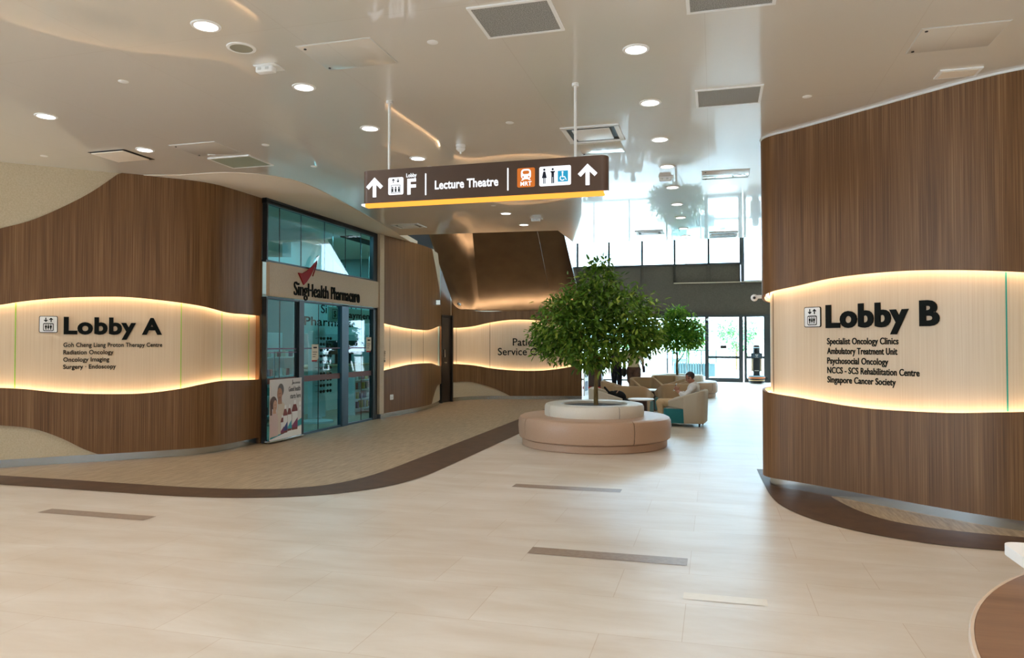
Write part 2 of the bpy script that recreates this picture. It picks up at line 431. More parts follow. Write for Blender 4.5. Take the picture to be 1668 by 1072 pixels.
ceiling = slab('ceiling', [(-14, -10), (10, -10), (10, 16.6), (-3.05, 16.5), (-3.02, 14.5), (-6.35, 14.28), (-14, 14.28)], C, C+.22, M['ceil'])
mt = cr([(-6.95, 8.36), (-6.24, 8.41), (-5.79, 8.72), (-5.6, 9.3), (-5.75, 10.71), (-6.21, 13.59), (-6.36, 14.25)], 8)
b = MB(); b.prism([tuple(p) for p in mt] + [(-6.62, 15.86), (-7.6, 15.86), (-7.6, 8.2)], C-.006, C+.1)
b.build('ceiling_border', M['ceil_matte'], ceiling, smooth=0)
# high roof and dark upper closure of the double height rear hall
slab('roof', [(-14, 14), (10, 14), (10, 31.4), (-14, 31.4)], 6.3, 6.5, M['ceil_matte'])
b = MB(); b.box((-7.45, 17.6, 5.05), (.3, 7.2, 2.5)); b.box((-10.5, 14.6, 5.1), (7, .2, 2.3)); b.build('wall_upper_left', M['dark'], kind='structure')  # near-black colour paints in the unlit void above the rear wall
b = MB(); b.box((3.5, 16.42, 5.18), (13, .1, 2.24)); b.box((-4.7, 14.2, 5.18), (3.4, .1, 2.24)); b.build('wall_upper_front', M['ceil_matte'], kind='structure')
b = MB(); b.box((-8.2, 25, 3.1), (.2, 12.6, 6.2)); b.build('wall_rear_left', M['ceil_matte'], kind='structure')
b = MB(); b.box((4.6, 20.5, 3.1), (.2, 21.6, 6.2)); b.build('wall_rear_right', M['ceil_matte'], kind='structure')
# wall behind the viewpoint with a wide glazed opening
b = MB()
b.box((-4, -10.1, 1.9), (20, .2, 3.8)); b.box((9, -10.1, 1.9), (2, .2, 3.8)); b.box((7, -10.1, 3.2), (2, .2, 1.2)); b.box((7, -10.1, .1), (2, .2, .2))
b.build('wall_front', M['ceil_matte'], kind='structure')
b = MB(); b.box((10.1, -1.5, 1.9), (.2, 17, 3.8)); b.build('wall_side', M['ceil_matte'], kind='structure')
b = MB(); b.box((-14.1, -7, 1.9), (.2, 6, 3.8)); b.box((-14.1, 3.5, 1.9), (.2, 5, 3.8)); b.box((-14.1, -1.5, 3.5), (.2, 5, .6)); b.build('wall_far_left', M['ceil_matte'], kind='structure')

# ------------------------------------------------------------------ curved timber walls
PA = Path([(-13.2, 2.55), (-11.8, 3.95), (-10.4, 5.35), (-9.5, 6.25), (-8.57, 7.17), (-8.1, 7.61), (-7.62, 8.06), (-7.24, 8.42), (-6.98, 8.70), (-6.85, 8.98), (-6.81, 9.35), (-6.80, 10.02)])
A0 = PA.s[14*2]       # arc length at (-10.4,5.35): wall measurements start there
PB = Path([(4.4, 10.5), (3.4, 10.4), (2.4, 10.1), (1.5, 9.75), (0.95, 9.42), (0.62, 9.05), (0.52, 8.72), (0.57, 8.48), (0.83, 8.27), (1.11, 8.03), (1.5, 7.68), (1.86, 7.36), (2.15, 7.12), (2.47, 6.93), (3.2, 6.66), (4.2, 6.5), (5.5, 6.45)])
B0 = PB.s[14*2]
PW = Path([(-6.66, 14.12), (-6.60, 14.6), (-6.52, 15.4), (-6.5, 16.0), (-6.55, 16.7), (-6.7, 17.5), (-6.85, 18.02)])
PF = Path([(-6.75, 18.62), (-6.62, 19.05), (-6.3, 19.45), (-5.8, 19.68), (-4.9, 19.92), (-3.54, 20.26)])
def off_pts(pts, d): return [(s+d, z) for s, z in pts]

def timber_wall(name, path, top, bandT, bandB, s0, s1, upper_hi, lower_lo, plaster_s=(), skirt_off=-.03, endlip=None, seams=(), seam_m=None, woodm='wood', base='baseboard_left'):
    w = bpy.data.objects.new(name, None); col.objects.link(w); w['kind'] = 'structure'
    b = MB(); strip(b, path, s0, s1, const(0), top, -.10, .10, .08); b.build('wall_core', M['plaster'], w)
    b = MB(); strip(b, path, s0, s1, bandT, upper_hi, 0, .03); b.build('upper_wood_panel', M[woodm], w)
    b = MB(); strip(b, path, s0, s1, lower_lo, bandB, 0, .03); b.build('lower_wood_panel', M[woodm], w)
    b = MB(); strip(b, path, s0, s1, lambda u: bandB(u)-.06, lambda u: bandT(u)+.06, -.088, .012); b.build('light_band', M['band'], w)
    b = MB(); ledstrip(b, path, s0+.01, s1-.01, lambda u: bandT(u)+.045, -.072, -.04); b.build('cove_light', M['led'], w, fix=False)
    b = MB(); ledstrip(b, path, s0+.01, s1-.01, lambda u: bandB(u)-.045, -.072, -.04); b.build('cove_light', M['led'], w, fix=False)
    for a, c, lo, hi in plaster_s:
        b = MB(); strip(b, path, a, c, lo, hi, -.035, .064); b.build('plaster_panel', M['plaster'], w)
    for u in endlip or ():
        b = MB(); strip(b, path, u[0], u[1], lambda q: bandB(q)-.01, lambda q: bandT(q)+.01, 0, .03, .01); b.build('end_lip', M[woodm], w)
    for u in seams:
        b = MB(); strip(b, path, u-.006, u+.006, bandB, bandT, -.086, .004, .004); b.build('band_seam', seam_m, w)
    b = MB(); strip(b, path, s0, s1, const(0), const(.1), skirt_off, .06+(-.035-skirt_off)); b.build(base, M['steel'], None, kind='structure')
    return w

lime = mat('lime glass edge', srgb(150, 200, 60), .4); tealedge = mat('teal glass edge', srgb(40, 160, 140), .4); brownedge = mat('brown joint', srgb(110, 80, 60), .6)
# left wall carrying the Lobby A lettering
d = A0
aT = curve([(0, 2.10)] + off_pts([(1.2, 2.0), (2.2, 2.0), (2.567, 2.035), (2.758, 2.075), (3.153, 2.133), (3.563, 2.163), (3.991, 2.172), (4.362, 2.143), (4.669, 2.11), (5.006, 2.061), (5.215, 2.022), (5.405, 2.0), (5.758, 1.992), (6.15, 1.985)], d))
aB = curve([(0, .95)] + off_pts([(1.2, 1.02), (2.2, 1.015), (2.579, 1.0), (2.77, 0.985), (3.165, 0.929), (3.717, 0.888), (4.15, 0.882), (4.601, 0.926), (4.925, 0.983), (5.226, 1.016), (5.623, 1.008), (6.15, 0.996)], d))
aU = curve([(0, 2.5)] + off_pts([(1.4, 2.72), (2.2, 2.87), (2.556, 2.99), (2.877, 3.116), (3.208, 3.308), (3.55, 3.548), (3.867, C)], d))
aUp = lambda u: min(C, aU(u)) if u < d+3.867 else C
aL = curve([(0, .56)] + off_pts([(2.0, .56), (2.584, 0.535), (2.971, 0.46), (3.239, 0.336), (3.514, 0.168), (3.668, 0.094)], d))
aLo = lambda u: max(.1, aL(u)) if u < d+3.66 else .1
timber_wall('wall_left', PA, const(C), aT, aB, 0, PA.L, aUp, aLo,
            [(0, d+3.86, aUp, const(C)), (0, d+3.66, const(.1), aLo)], endlip=[(PA.L-.03, PA.L)],
            seams=[d+2.722, d+4.646, d+5.334, d+5.96], seam_m=lime)
b = MB(); b.box((-6.93, 10.032, C/2), (.27, .03, C)); b.build('end_return', M['wood'], bpy.data.objects['wall_left'])
# right wall carrying the Lobby B lettering
d = B0
bT = curve([(0, 2.0), (d+1.6, 2.0)] + off_pts([(2.0, 2.02), (2.526, 2.07), (2.717, 2.112), (3.074, 2.163), (3.358, 2.203), (3.758, 2.225), (4.239, 2.221), (4.665, 2.191), (5.035, 2.152), (5.6, 2.08), (6.6, 2.02)], d))
bB = curve([(0, 1.06), (d+1.6, 1.06)] + off_pts([(2.0, 1.055), (2.571, 1.034), (2.706, 1.018), (3.064, 0.984), (3.346, 0.957), (3.745, 0.93), (4.225, 0.931), (4.651, 0.948), (4.934, 0.974), (5.6, 1.02), (6.6, 1.05)], d))
timber_wall('wall_right', PB, const(C), bT, bB, 0, PB.L, const(C), const(.1), skirt_off=-.07, seams=[d+5.012], seam_m=tealedge, base='baseboard_right')
b = MB(); strip(b, PB, d+2.66, d+2.675, bB, bT, -.086, .004, .004); b.build('band_seam', brownedge, bpy.data.objects['wall_right'])
b = MB(); strip(b, PB, d+1.0, PB.L, const(C-.02), const(C), .012, .012); b.build('trim_1', M['white'], kind='structure')
# wall past the pharmacy
wT = curve([(0.0, 1.985), (0.112, 1.97), (0.516, 1.93), (1.042, 1.888), (1.624, 1.868), (2.051, 1.865), (2.4, 1.895), (3.0, 1.965), (3.442, 1.998), (3.9, 2.02)])
wB = curve([(0.0, .99), (0.118, 1.0), (0.521, 1.039), (1.047, 1.085), (1.977, 1.094), (2.406, 1.083), (3.0, 1.02), (3.679, 0.971)])
wU = curve([(2.43, C), (2.6, 3.65), (2.9, 3.35), (3.3, 2.98), (3.7, 2.68), (4.0, 2.5)])
wUp = lambda u: min(C, wU(u)) if u > 2.43 else C
wL = curve([(2.45, .1), (2.55, .22), (2.7, .33), (3.1, .5), (3.6, .52), (4.1, .51)])
wLo = lambda u: max(.1, wL(u)) if u > 2.45 else .1
timber_wall('wall_left_rear', PW, const(C), wT, wB, 0, PW.L, wUp, wLo, [(2.43, PW.L, wUp, const(C)), (2.45, PW.L, const(.1), wLo)],
            endlip=[(0, .03), (PW.L-.03, PW.L)], seams=[.4, 1.35, 2.05], seam_m=brownedge, base='baseboard_left_rear')
# rear wall with the Patient Service Centre lettering
FT = 2.47
fT = curve([(0, 1.975), (0.268, 1.98), (0.814, 2.03), (1.347, 2.145), (1.861, 2.213), (2.288, 2.217), (2.886, 2.165), (3.398, 2.072), (3.87, 1.994)])
fB = curve([(0, 1.01), (0.27, 1.0), (0.815, 0.957), (1.348, 0.867), (2.202, 0.799), (2.885, 0.816), (3.396, 0.885), (3.87, 0.987)])
fTop = curve([(0, 2.75), (.2, 2.66), (.5, 2.52), (.81, FT), (2, FT), (3.87, FT)])
fL = curve([(0, .52), (0.272, 0.52), (0.716, 0.503), (1.177, 0.391), (1.519, 0.27), (1.85, 0.1)])
fLo = lambda u: max(.1, fL(u)) if u < 1.85 else .1
timber_wall('wall_back', PF, fTop, fT, fB, 0, PF.L, fTop, fLo, [(0, 1.85, const(.1), fLo)], endlip=[(0, .03)],
            seams=[.3, 1.3, 3.15], seam_m=brownedge, base='baseboard_back')
# dark service door in the corner between the two
dr = bpy.data.objects.new('door_1', None); col.objects.link(dr); dr['kind'] = 'structure'
doorm = mat('dark brown door', srgb(38, 28, 22), .45)
dirv = Vector((.10, .60, 0)).normalized(); ang = math.atan2(dirv.y, dirv.x)
b = MB(); b.box((-6.86, 18.32, 1.13), (.56, .06, 2.24), rz=ang); b.build('door_leaf', doorm, dr)
b = MB(); b.box((-6.88, 18.05, 1.15), (.06, .1, 2.3), rz=ang); b.box((-6.79, 18.6, 1.15), (.06, .1, 2.3), rz=ang); b.box((-6.86, 18.32, 2.28), (.6, .1, .05), rz=ang); b.build('door_frame', M['black'], dr)
b = MB(); b.box((-6.80, 18.13, 1.3), (.06, .03, .2), rz=ang); b.cyl((-6.8, 18.15, 1.05), (-6.8, 18.27, 1.05), .012); b.build('door_handle', M['steel'], dr)
b = MB(); b.box((-6.92, 18.32, 3.07), (.62, .1, 1.52), rz=ang); b.build('wall_over_door', M['wood'], bpy.data.objects['wall_back'])
# sloping bronze soffit above the rear wall
def fold(t, z): # t along the wall, z height
    u = 1.0 + t*(PF.L-1.0); x, y = PF.at(u, .02)
    dx, dy = (.29*(1-t), -1.229*(1-t)-1.42*t); h = z-FT
    return (x+dx*h, y+dy*h, z)
sof = bpy.data.objects.new('wall_back_upper', None); col.objects.link(sof); sof['kind'] = 'structure'
Z5 = (FT-.01, 3.0, 3.05, 4.2, 5.4)
for k in range(2):
    t0, t1 = ((0, .72), (.722, 1))[k]
    rows = [[fold(t, z) for t in np.linspace(t0, t1, 9)] for z in np.linspace(FT-.01, 5.3, 10)]
    rows2 = [[(p[0], p[1]+.06, p[2]+.05) for p in r] for r in rows]
    b = MB(); V = b.grid(rows); W2 = b.grid(rows2)
    for A_, B_ in ((V[0], W2[0]), (V[-1], W2[-1]), ([r[0] for r in V], [r[0] for r in W2]), ([r[-1] for r in V], [r[-1] for r in W2])):
        for i in range(len(A_)-1): b.cap((A_[i], A_[i+1], B_[i+1], B_[i]))
    b.build('bronze_panel', M['copper'], sof)
rows = []
for z in np.linspace(0, 1, 12):
    h = FT-.01 + z*2.83
    p1 = Vector(fold(0, h)); p0 = Vector((-6.74-.05*z, 18.72-1.05*(h-2.5)*.98, h+.04*(1-z)))
    rows.append([tuple(p0.lerp(p1, k/6)+Vector((0, .16*math.sin(PI*k/6)*(1-.5*z), 0))) for k in range(7)])
b = MB(); V = b.grid(rows); W2 = b.grid([[(p[0]-.03, p[1]+.06, p[2]) for p in r] for r in rows])
for A_, B_ in ((V[0], W2[0]), (V[-1], W2[-1]), ([r[0] for r in V], [r[0] for r in W2]), ([r[-1] for r in V], [r[-1] for r in W2])):
    for i in range(len(A_)-1): b.cap((A_[i], A_[i+1], B_[i+1], B_[i]))
b.build('bronze_panel', M['copper'], sof)

# ------------------------------------------------------------------ glazed pharmacy front (plane x = GX)
GX = -6.74
win = bpy.data.objects.new('window_1', None); col.objects.link(win); win['kind'] = 'structure'
def pane(x, y0, y1, z0, z1, parent, m='glass_teal', name='pane', t=.012):
    b = MB(); b.box((x, (y0+y1)/2, (z0+z1)/2), (t, y1-y0, z1-z0)); return b.build(name, M[m], parent, smooth=0)
ys = (10.05, 10.42, 11.06, 11.84, 12.62, 13.25, 13.72)
for a, c in zip(ys[:-1], ys[1:]): pane(GX, a+.004, c-.004, 2.86, 3.74, win)
b = MB(); b.box((GX, 12, 3.80), (.08, 4.0, .06)); b.box((GX, 12, 3.765), (.08, 4.0, .05)); b.box((GX, 12, 2.845), (.08, 4.0, .03)); b.box((GX, 13.83, 3.3), (.08, .2, .9)); b.box((GX, 10.035, 3.3), (.08, .03, .9))
for y in ys[1:-1]: b.box((GX, y, 3.3), (.014, .007, .88))
b.build('window_frame', M['frame'], win)
win2 = bpy.data.objects.new('window_2', None); col.objects.link(win2); win2['kind'] = 'structure'
pane(GX, 10.06, 10.436, .04, 2.26, win2); pane(GX, 10.444, 10.93, .04, 2.26, win2)
b = MB(); b.box((GX, 10.035, 1.14), (.08, .03, 2.28)); b.box((GX, 12, 2.268), (.09, 3.98, .03)); b.box((GX, 10.5, .02), (.08, .95, .04)); b.box((GX, 10.44, 1.14), (.014, .007, 2.2)); b.box((GX, 11.02, 1.14), (.1, .15, 2.28))
b.box((GX, 10.90, 1.14), (.03, .012, 2.24))
b.build('window_frame', M['frame'], win2)
bandm = mat('brown manifestation band', srgb(96, 52, 44), .5); lilac = mat('thin lilac band', srgb(92, 78, 110), .5)
b = MB(); b.box((GX+.009, 10.49, .96), (.003, .88, .09)); b.build('glass_band', bandm, win2)
b = MB(); b.box((GX+.009, 10.49, 1.47), (.003, .88, .022)); b.box((GX+.009, 10.49, 1.41), (.003, .88, .012)); b.build('glass_band', lilac, win2)
dr2 = bpy.data.objects.new('door_2', None); col.objects.link(dr2); dr2['kind'] = 'structure'
for a, c in ((11.10, 11.646), (11.654, 12.42), (12.68, 13.286), (13.294, 13.72)): pane(GX, a, c, .04, 2.25, dr2)
bluef = mat('blue grey door frame', srgb(64, 92, 108), .35, .5)
b = MB(); b.box((GX, 12.55, 1.14), (.09, .26, 2.28)); b.box((GX, 11.76, .02), (.07, 1.35, .04)); b.box((GX, 13.2, .02), (.07, 1.05, .04)); b.build('door_frame', bluef, dr2)
b = MB(); b.box((GX, 13.83, 1.14), (.09, .2, 2.28)); b.box((GX, 11.65, 1.14), (.014, .007, 2.2)); b.box((GX, 13.29, 1.14), (.014, .007, 2.2)); b.build('door_frame', M['frame'], dr2)
b = MB(); b.box((GX+.009, 11.76, .955), (.003, 1.3, .10)); b.box((GX+.009, 13.2, .955), (.003, 1.02, .10)); b.build('glass_band', bandm, dr2)
b = MB(); b.box((GX+.009, 11.76, 1.47), (.003, 1.3, .02)); b.box((GX+.009, 13.2, 1.47), (.003, 1.02, .02)); b.build('glass_band', lilac, dr2)
fy = lambda y0, z0, x=GX: (lambda a, c, dd: (x+dd, y0+a, z0+c))
navy = mat('navy vinyl lettering', (.002, .004, .012), .8, spec=.1)
# end column of the shopfront
b = MB(); b.box((-6.72, 14.02, C/2), (.16, .2, C)); b.build('trim_2', M['fascia'], kind='structure')
b = MB(); b.box((-6.70, 14.02, .05), (.17, .21, .1)); b.build('trim_3', M['steel'], kind='structure')
# pharmacy shell behind the glass
b = MB(); b.box((-12.1, 13.7, C/2), (.2, 8.8, C)); b.build('wall_pharmacy_back', mat('pale interior wall', srgb(214, 222, 220), .7), kind='structure')
b = MB(); b.box((-9.5, 18.05, C/2), (5.2, .1, C)); b.build('wall_pharmacy_side', mat('interior side wall', srgb(150, 170, 168), .7), kind='structure')
b = MB(); b.box((-9.4, 9.4, C/2), (4.9, .1, C), rz=.0); b.build('wall_pharmacy_left', mat('interior left wall', srgb(190, 200, 196), .7), kind='structure')
slab('ceiling_pharmacy', [(-12.2, 14.27), (-6.95, 14.27), (-6.95, 18.1), (-12.2, 18.1)], C, C+.15, M['ceil_matte'])
# white bulkhead with a curved end hanging inside above the counters
bk = [(12.0, 2.5), (16.2, 2.5), (16.1, 2.8), (15.9, 3.0), (15.59, 3.19), (15.23, 3.35), (14.89, 3.53), (14.57, 3.70), (14.4, 3.77), (14.22, 3.79), (13.78, 3.73), (13.25, 3.62), (13.25, 3.31), (12.0, 3.18)]
b = MB(); b.poly(lambda y, z, dd: (-8.3-dd, y, z), bk, 0, .2); b.build('trim_4', M['white'], kind='structure')

# fascia sign of the pharmacy
t = thing('shop_sign', 'beige pharmacy fascia with red swoosh and condensed black lettering above the glass doors', 'sign', (-6.70, 10.05, 2.29))
b = MB(); b.box((0, 1.93, .27), (.06, 3.86, .53)); b.build('fascia_panel', M['fascia'], t)
f = lambda a, c, dd: (.03+dd, a, c)
b = MB(); b.text(f, 'SingHealth', 1.12, .22, .018, 0.004, .68, .065); b.text(f, 'Pharma', .66, .22, .018, 0.004, 1.90, .065); b.text(f, 'care', .42, .22, .018, .03, 2.58, .065); b.build('lettering', M['ink'], t, smooth=0)
red = mat('red swoosh enamel', srgb(150, 8, 14), .6, spec=.2)
b = MB(); b.poly(f, [(.80, .44), (.93, .44), (1.08, .50), (1.22, .58), (1.34, .67), (1.38, .72), (1.30, .56), (1.18, .42), (1.06, .31), (.97, .25)], 0, .02)
b.poly(f, [(1.26, .42), (1.31, .50), (1.37, .60), (1.385, .70), (1.345, .58), (1.29, .48)], 0, .02); b.build('swoosh', red, t, smooth=0)
b = MB(); b.poly(f, [(1.30, .66), (1.36, .75), (1.44, .80), (1.47, .80), (1.42, .73), (1.40, .64), (1.385, .71)], 0, .02); b.build('swoosh_tip', mat('silver swoosh tip', (.5, .5, .5), .3, .8), t, smooth=0, label='silver upper tip of the swoosh')

# ------------------------------------------------------------------ glazed facade at the far end (plane y = FY)
FY = 31.2
fac = mat('facade grey aluminium', srgb(70, 76, 80), .4, .5)
tan_p = noise_mix(mat('taupe spandrel panel', srgb(72, 66, 58), .6), srgb(66, 60, 52), srgb(78, 72, 64), 20)
xs = (-8.2, -6.98, -5.63, -4.28, -2.89, -1.56, -.2, 1.06)
n = 3
for a, c in zip(xs[:-1], xs[1:]):
    w = bpy.data.objects.new('window_%d' % n, None); col.objects.link(w); w['kind'] = 'structure'; n += 1
    b = MB(); b.box(((a+c)/2, FY, 5.52), (c-a-.08, .015, 1.36)); b.build('pane', M['glass'], w, smooth=0)
    b = MB(); b.box((a+.02, FY, 5.5), (.05, .12, 1.5)); b.box((c-.02, FY, 5.5), (.05, .12, 1.5)); b.box(((a+c)/2, FY, 4.82), (c-a-.08, .12, .06)); b.box(((a+c)/2, FY, 6.24), (c-a-.08, .12, .06)); b.build('window_frame', fac, w)
w = bpy.data.objects.new('window_%d' % n, None); col.objects.link(w); w['kind'] = 'structure'; n += 1
b = MB(); b.box((2.85, FY, 5.17), (3.3, .015, 2.14)); b.build('pane', M['glass'], w, smooth=0)
b = MB(); b.box((1.13, FY, 5.1), (.13, .16, 2.3)); b.box((2.85, FY, 4.07), (3.3, .14, .06)); b.box((4.52, FY, 5.1), (.06, .12, 2.3)); b.build('window_frame', fac, w)
b = MB()
b.box((-1.85, FY+.1, 3.38), (12.9, .25, 1.36)); b.build('wall_facade', tan_p, kind='structure')
b = MB(); b.box((-3.55, FY+.08, 4.42), (9.2, .12, .74)); b.build('wall_facade_spandrel', tan_p, kind='structure')
b = MB()
for x in xs[1:]:
    b.box((x-.06, FY+.0, 4.42), (.03, .06, .74)); b.box((x+.06, FY+.0, 4.42), (.03, .06, .74))
b.build('trim_5', mat('taupe mullion', srgb(58, 52, 46), .5), kind='structure')
b = MB(); b.box((1.5, FY-.06, 4.05), (6.2, .1, .035)); b.build('trim_6', mat('pale ledge', srgb(176, 162, 146), .5), kind='structure')
b = MB(); b.box((-1.85, FY, 2.68), (12.9, .2, .09)); b.build('trim_7', fac, kind='structure')
lx = (-8.2, -6.4, -4.9, -3.4, -1.85, -.31)
for a, c in zip(lx[:-1], lx[1:]):
    w = bpy.data.objects.new('window_%d' % n, None); col.objects.link(w); w['kind'] = 'structure'; n += 1
    b = MB(); b.box(((a+c)/2, FY, 1.34), (c-a-.06, .015, 2.6)); b.build('pane', M['glass'], w, smooth=0)
    b = MB(); b.box((c-.02, FY, 1.34), (.05, .1, 2.64)); b.box(((a+c)/2, FY, .03), (c-a-.06, .1, .06)); b.build('window_frame', fac, w)
for i, (a, c) in enumerate(((-.29, 1.02), (1.2, 1.98), (2.1, 3.1), (3.2, 4.4))):
    w = bpy.data.objects.new('door_%d' % (3+i), None); col.objects.link(w); w['kind'] = 'structure'
    b = MB(); b.box(((a+c)/2, FY, 1.85), (c-a-.14, .015, 1.6)); b.build('pane', M['glass'], w, smooth=0)
    b = MB(); b.box(((a+c)/2, FY, .52), (c-a-.14, .015, .82)); b.build('pane', M['glass'], w, smooth=0)
    b = MB(); b.box((a+.03, FY, 1.34), (.10, .12, 2.68)); b.box((c+.03, FY, 1.34), (.16, .12, 2.68)); b.box(((a+c)/2, FY, 1.0), (c-a, .1, .1)); b.box(((a+c)/2, FY, .08), (c-a, .1, .16)); b.build('door_frame', fac, w)
    if i == 0:
        b = MB(); b.box(((a+c)/2, FY-.03, 1.42), (.24, .02, .12)); b.build('door_notice', M['black'], w)

# ------------------------------------------------------------------ ceiling fittings
ORD = ['nearest', 'second', 'third', 'fourth', 'fifth', 'sixth', 'seventh', 'eighth', 'ninth', 'tenth']
dl0 = thing('downlight', 'x', 'light', (0, 0, C), 0, 'round ceiling downlights')
b = MB(); b.lathe([(.082, .0), (.082, -.008), (.100, -.008), (.104, -.002), (.104, .0)], (0, 0, 0), 32); b.build('trim_ring', M['white'], dl0)
b = MB(); b.lathe([(.081, -.001), (.081, -.005), (.0001, -.005)], (0, 0, 0), 32); b.build('diffuser', M['down'], dl0)
first = [True]
def downlight(x, y, label):
    o = dl0 if first[0] else copy_tree(dl0); first[0] = False
    o.location = (x, y, C); o['label'] = label
    l = bpy.data.lights.new('downlight_beam', 'SPOT'); l.energy = DOWN_W; l.color = WARM; l.spot_size = R(135); l.spot_blend = .7; l.shadow_soft_size = .07
    q = bpy.data.objects.new('downlight_beam', l); col.objects.link(q); q.location = (x, y, C-.03)
rowR = [5.71, 7.02, 8.32, 9.62, 10.93, 12.28, 13.6, 14.9]
for i, y in enumerate(rowR):
    downlight(-.57, y, '%s round downlight%s in the right row running towards the glazed far end' % (ORD[i], ' from the viewer' if i else ' the viewer'))
downlight(-.57, 15.95, 'farthest round downlight of the right row beside the ceiling edge at the windows')
for i, y in enumerate([4.47, 5.78, 7.08, 8.39]):
    downlight(-3.5, y, ['nearest round downlight of the middle row beside the round speaker grille', 'second round downlight of the middle row above the pharmacy front', 'third round downlight of the middle row left of the left hanging rod', 'fourth round downlight of the middle row just above the hanging sign'][i])
for y, l in ((9.70, 'fifth round downlight of the middle row hidden behind the hanging sign'), (11.0, 'sixth round downlight of the middle row hidden behind the hanging sign'), (12.36, 'round downlight of the middle row just below the orange strip of the hanging sign'), (13.63, 'last round downlight of the middle row over the sloping bronze panel')):
    downlight(-3.5, y, l)
for i, y in enumerate([5.84, 7.17]):
    downlight(-6.44, y, ['round downlight of the left row at the left edge above the Lobby A wall', 'round downlight beside the open square ceiling slot on the left'][i])

def ceil_group(name, label, cat, x, y, group=None): return thing(name, label, cat, (x, y, C), 0, group)
def grille(x, y, w, h, label):
    t = ceil_group('air_grille', label, 'vent', x, y, 'grey ceiling air grilles')
    b = MB()
    for cx, cy, sx, sy in ((0, h/2+.012, w+.05, .024), (0, -h/2-.012, w+.05, .024), (w/2+.012, 0, .024, h), (-w/2-.012, 0, .024, h)): b.box((cx, cy, -.005), (sx, sy, .012))
    b.build('frame', M['white'], t)
    b = MB(); b.box((0, 0, -.003), (w, h, .006))
    b.build('mesh_panel', M['grille'], t)
grille(-1.32, 4.95, .53, .47, 'large grey return air grille at the top edge near the ceiling centre')
grille(.12, 5.02, .53, .27, 'grey air grille cut by the top edge right of centre')
grille(.14, 7.03, .54, .46, 'grey air grille beside the upper edge of the right timber wall')
t = ceil_group('air_grille', 'pale green grey ceiling grille above the pharmacy corner beside an access hatch', 'vent', -5.7, 7.96, 'grey ceiling air grilles')
b = MB()
for cx, cy, sx, sy in ((0, .25, .58, .02), (0, -.25, .58, .02), (.29, 0, .02, .5), (-.29, 0, .02, .5)): b.box((cx, cy, -.005), (sx, sy, .012))
b.build('frame', M['white'], t); b = MB(); b.box((0, 0, -.003), (.56, .48, .006)); b.build('mesh_panel', mat('grey green mesh', srgb(150, 158, 140), .6), t)
def diffuser(x, y, w, h, label, drop=.03, name='air_diffuser'):
    t = ceil_group(name, label, 'vent', x, y)
    b = MB()
    for cx, cy, sx, sy in ((0, h/2, w+.06, .05), (0, -h/2, w+.06, .05), (w/2, 0, .05, h), (-w/2, 0, .05, h)): b.box((cx, cy, -.006), (sx, sy, .014))
    b.build('frame', M['white'], t)
    b = MB(); b.box((0, 0, -.002), (w-.04, h-.04, .006)); b.build('dark_throat', M['black'], t)
    b = MB(); b.box((0, -.01, -.013), (w-.16, h-.16, .012), bev=.004); b.build('centre_plate', M['white'], t)
diffuser(-1.25, 7.9, .56, .56, 'square white supply diffuser behind the right hanging rod')
diffuser(-5.68, 13.17, .5, .42, 'small white diffuser near the pharmacy end of the ceiling')
diffuser(-1.26, 15.25, .5, .42, 'white rimmed diffuser near the far ceiling edge beside the right downlight row')
t = ceil_group('slot_opening', 'square ceiling tile left ajar with a black gap above the Lobby A wall', 'vent', -6.92, 7.33)
b = MB(); b.box((0, 0, -.001), (.52, .5, .004)); b.build('dark_gap', M['black'], t)
b = MB(); b.box((.02, -.04, -.02), (.46, .42, .012), bev=.003); b.build('loose_tile', M['ceil_matte'], t)
t = ceil_group('slot_opening', 'long double black slot vent at the far ceiling edge by the windows', 'vent', .2, 15.96)
b = MB(); b.box((0, .22, -.003), (.5, .24, .008)); b.box((0, -.22, -.003), (.5, .24, .008)); b.build('dark_gap', M['black'], t)
b = MB()
for yy in (-.38, 0, .38): b.box((0, yy, -.006), (.56, .05, .014))
b.box((.27, 0, -.006), (.03, .8, .014)); b.box((-.27, 0, -.006), (.03, .8, .014)); b.build('frame', M['white'], t)
def hatch(x, y, w, h, label, m='ceil_matte', latch=((-.4, -.4), (-.4, .4))):
    t = ceil_group('access_hatch', label, 'hatch', x, y)
    b = MB(); b.box((0, 0, -.002), (w, h, .008), bev=.002); b.build('panel', M['ceil'], t)
    b = MB()
    for cx, cy, sx, sy in ((0, h/2+.004, w+.016, .008), (0, -h/2-.004, w+.016, .008), (w/2+.004, 0, .008, h), (-w/2-.004, 0, .008, h)): b.box((cx, cy, -.001), (sx, sy, .005))
    b.build('edge_trim', M['grey'], t)
    for lx_, ly in latch:
        b = MB(); b.cyl((lx_*w, ly*h, -.004), (lx_*w, ly*h, -.011), .011); b.build('latch', M['black'], t)
hatch(-2.77, 5.22, .61, .5, 'square access hatch with two latches beside the second middle downlight', latch=((-.45, .4), (-.43, -.4)))
hatch(-5.72, 7.33, .6, .5, 'square access hatch next to the pale green grille', latch=((-.43, .4), (-.43, -.4)))
hatch(-1.26, 8.52, .5, .48, 'pale access hatch directly behind the square diffuser', latch=((-.46, .4),))
hatch(.16, 10.28, .6, .52, 'shallow access hatch with two latches in the bluish window reflection', latch=((-.43, .4), (-.43, -.4)))
hatch(1.75, 6.12, .56, .46, 'square access hatch with two latches above the Lobby B wall', latch=((-.44, .42), (-.44, -.42)))
t = ceil_group('air_diffuser', 'white ceiling vent half cut off by the top of the Lobby B wall', 'vent', 1.99, 6.92)
b = MB(); b.box((0, 0, -.006), (.32, .2, .012)); b.build('frame', M['white'], t); b = MB(); b.box((0, 0, -.012), (.27, .15, .006)); b.build('centre_plate', M['ceil_matte'], t)
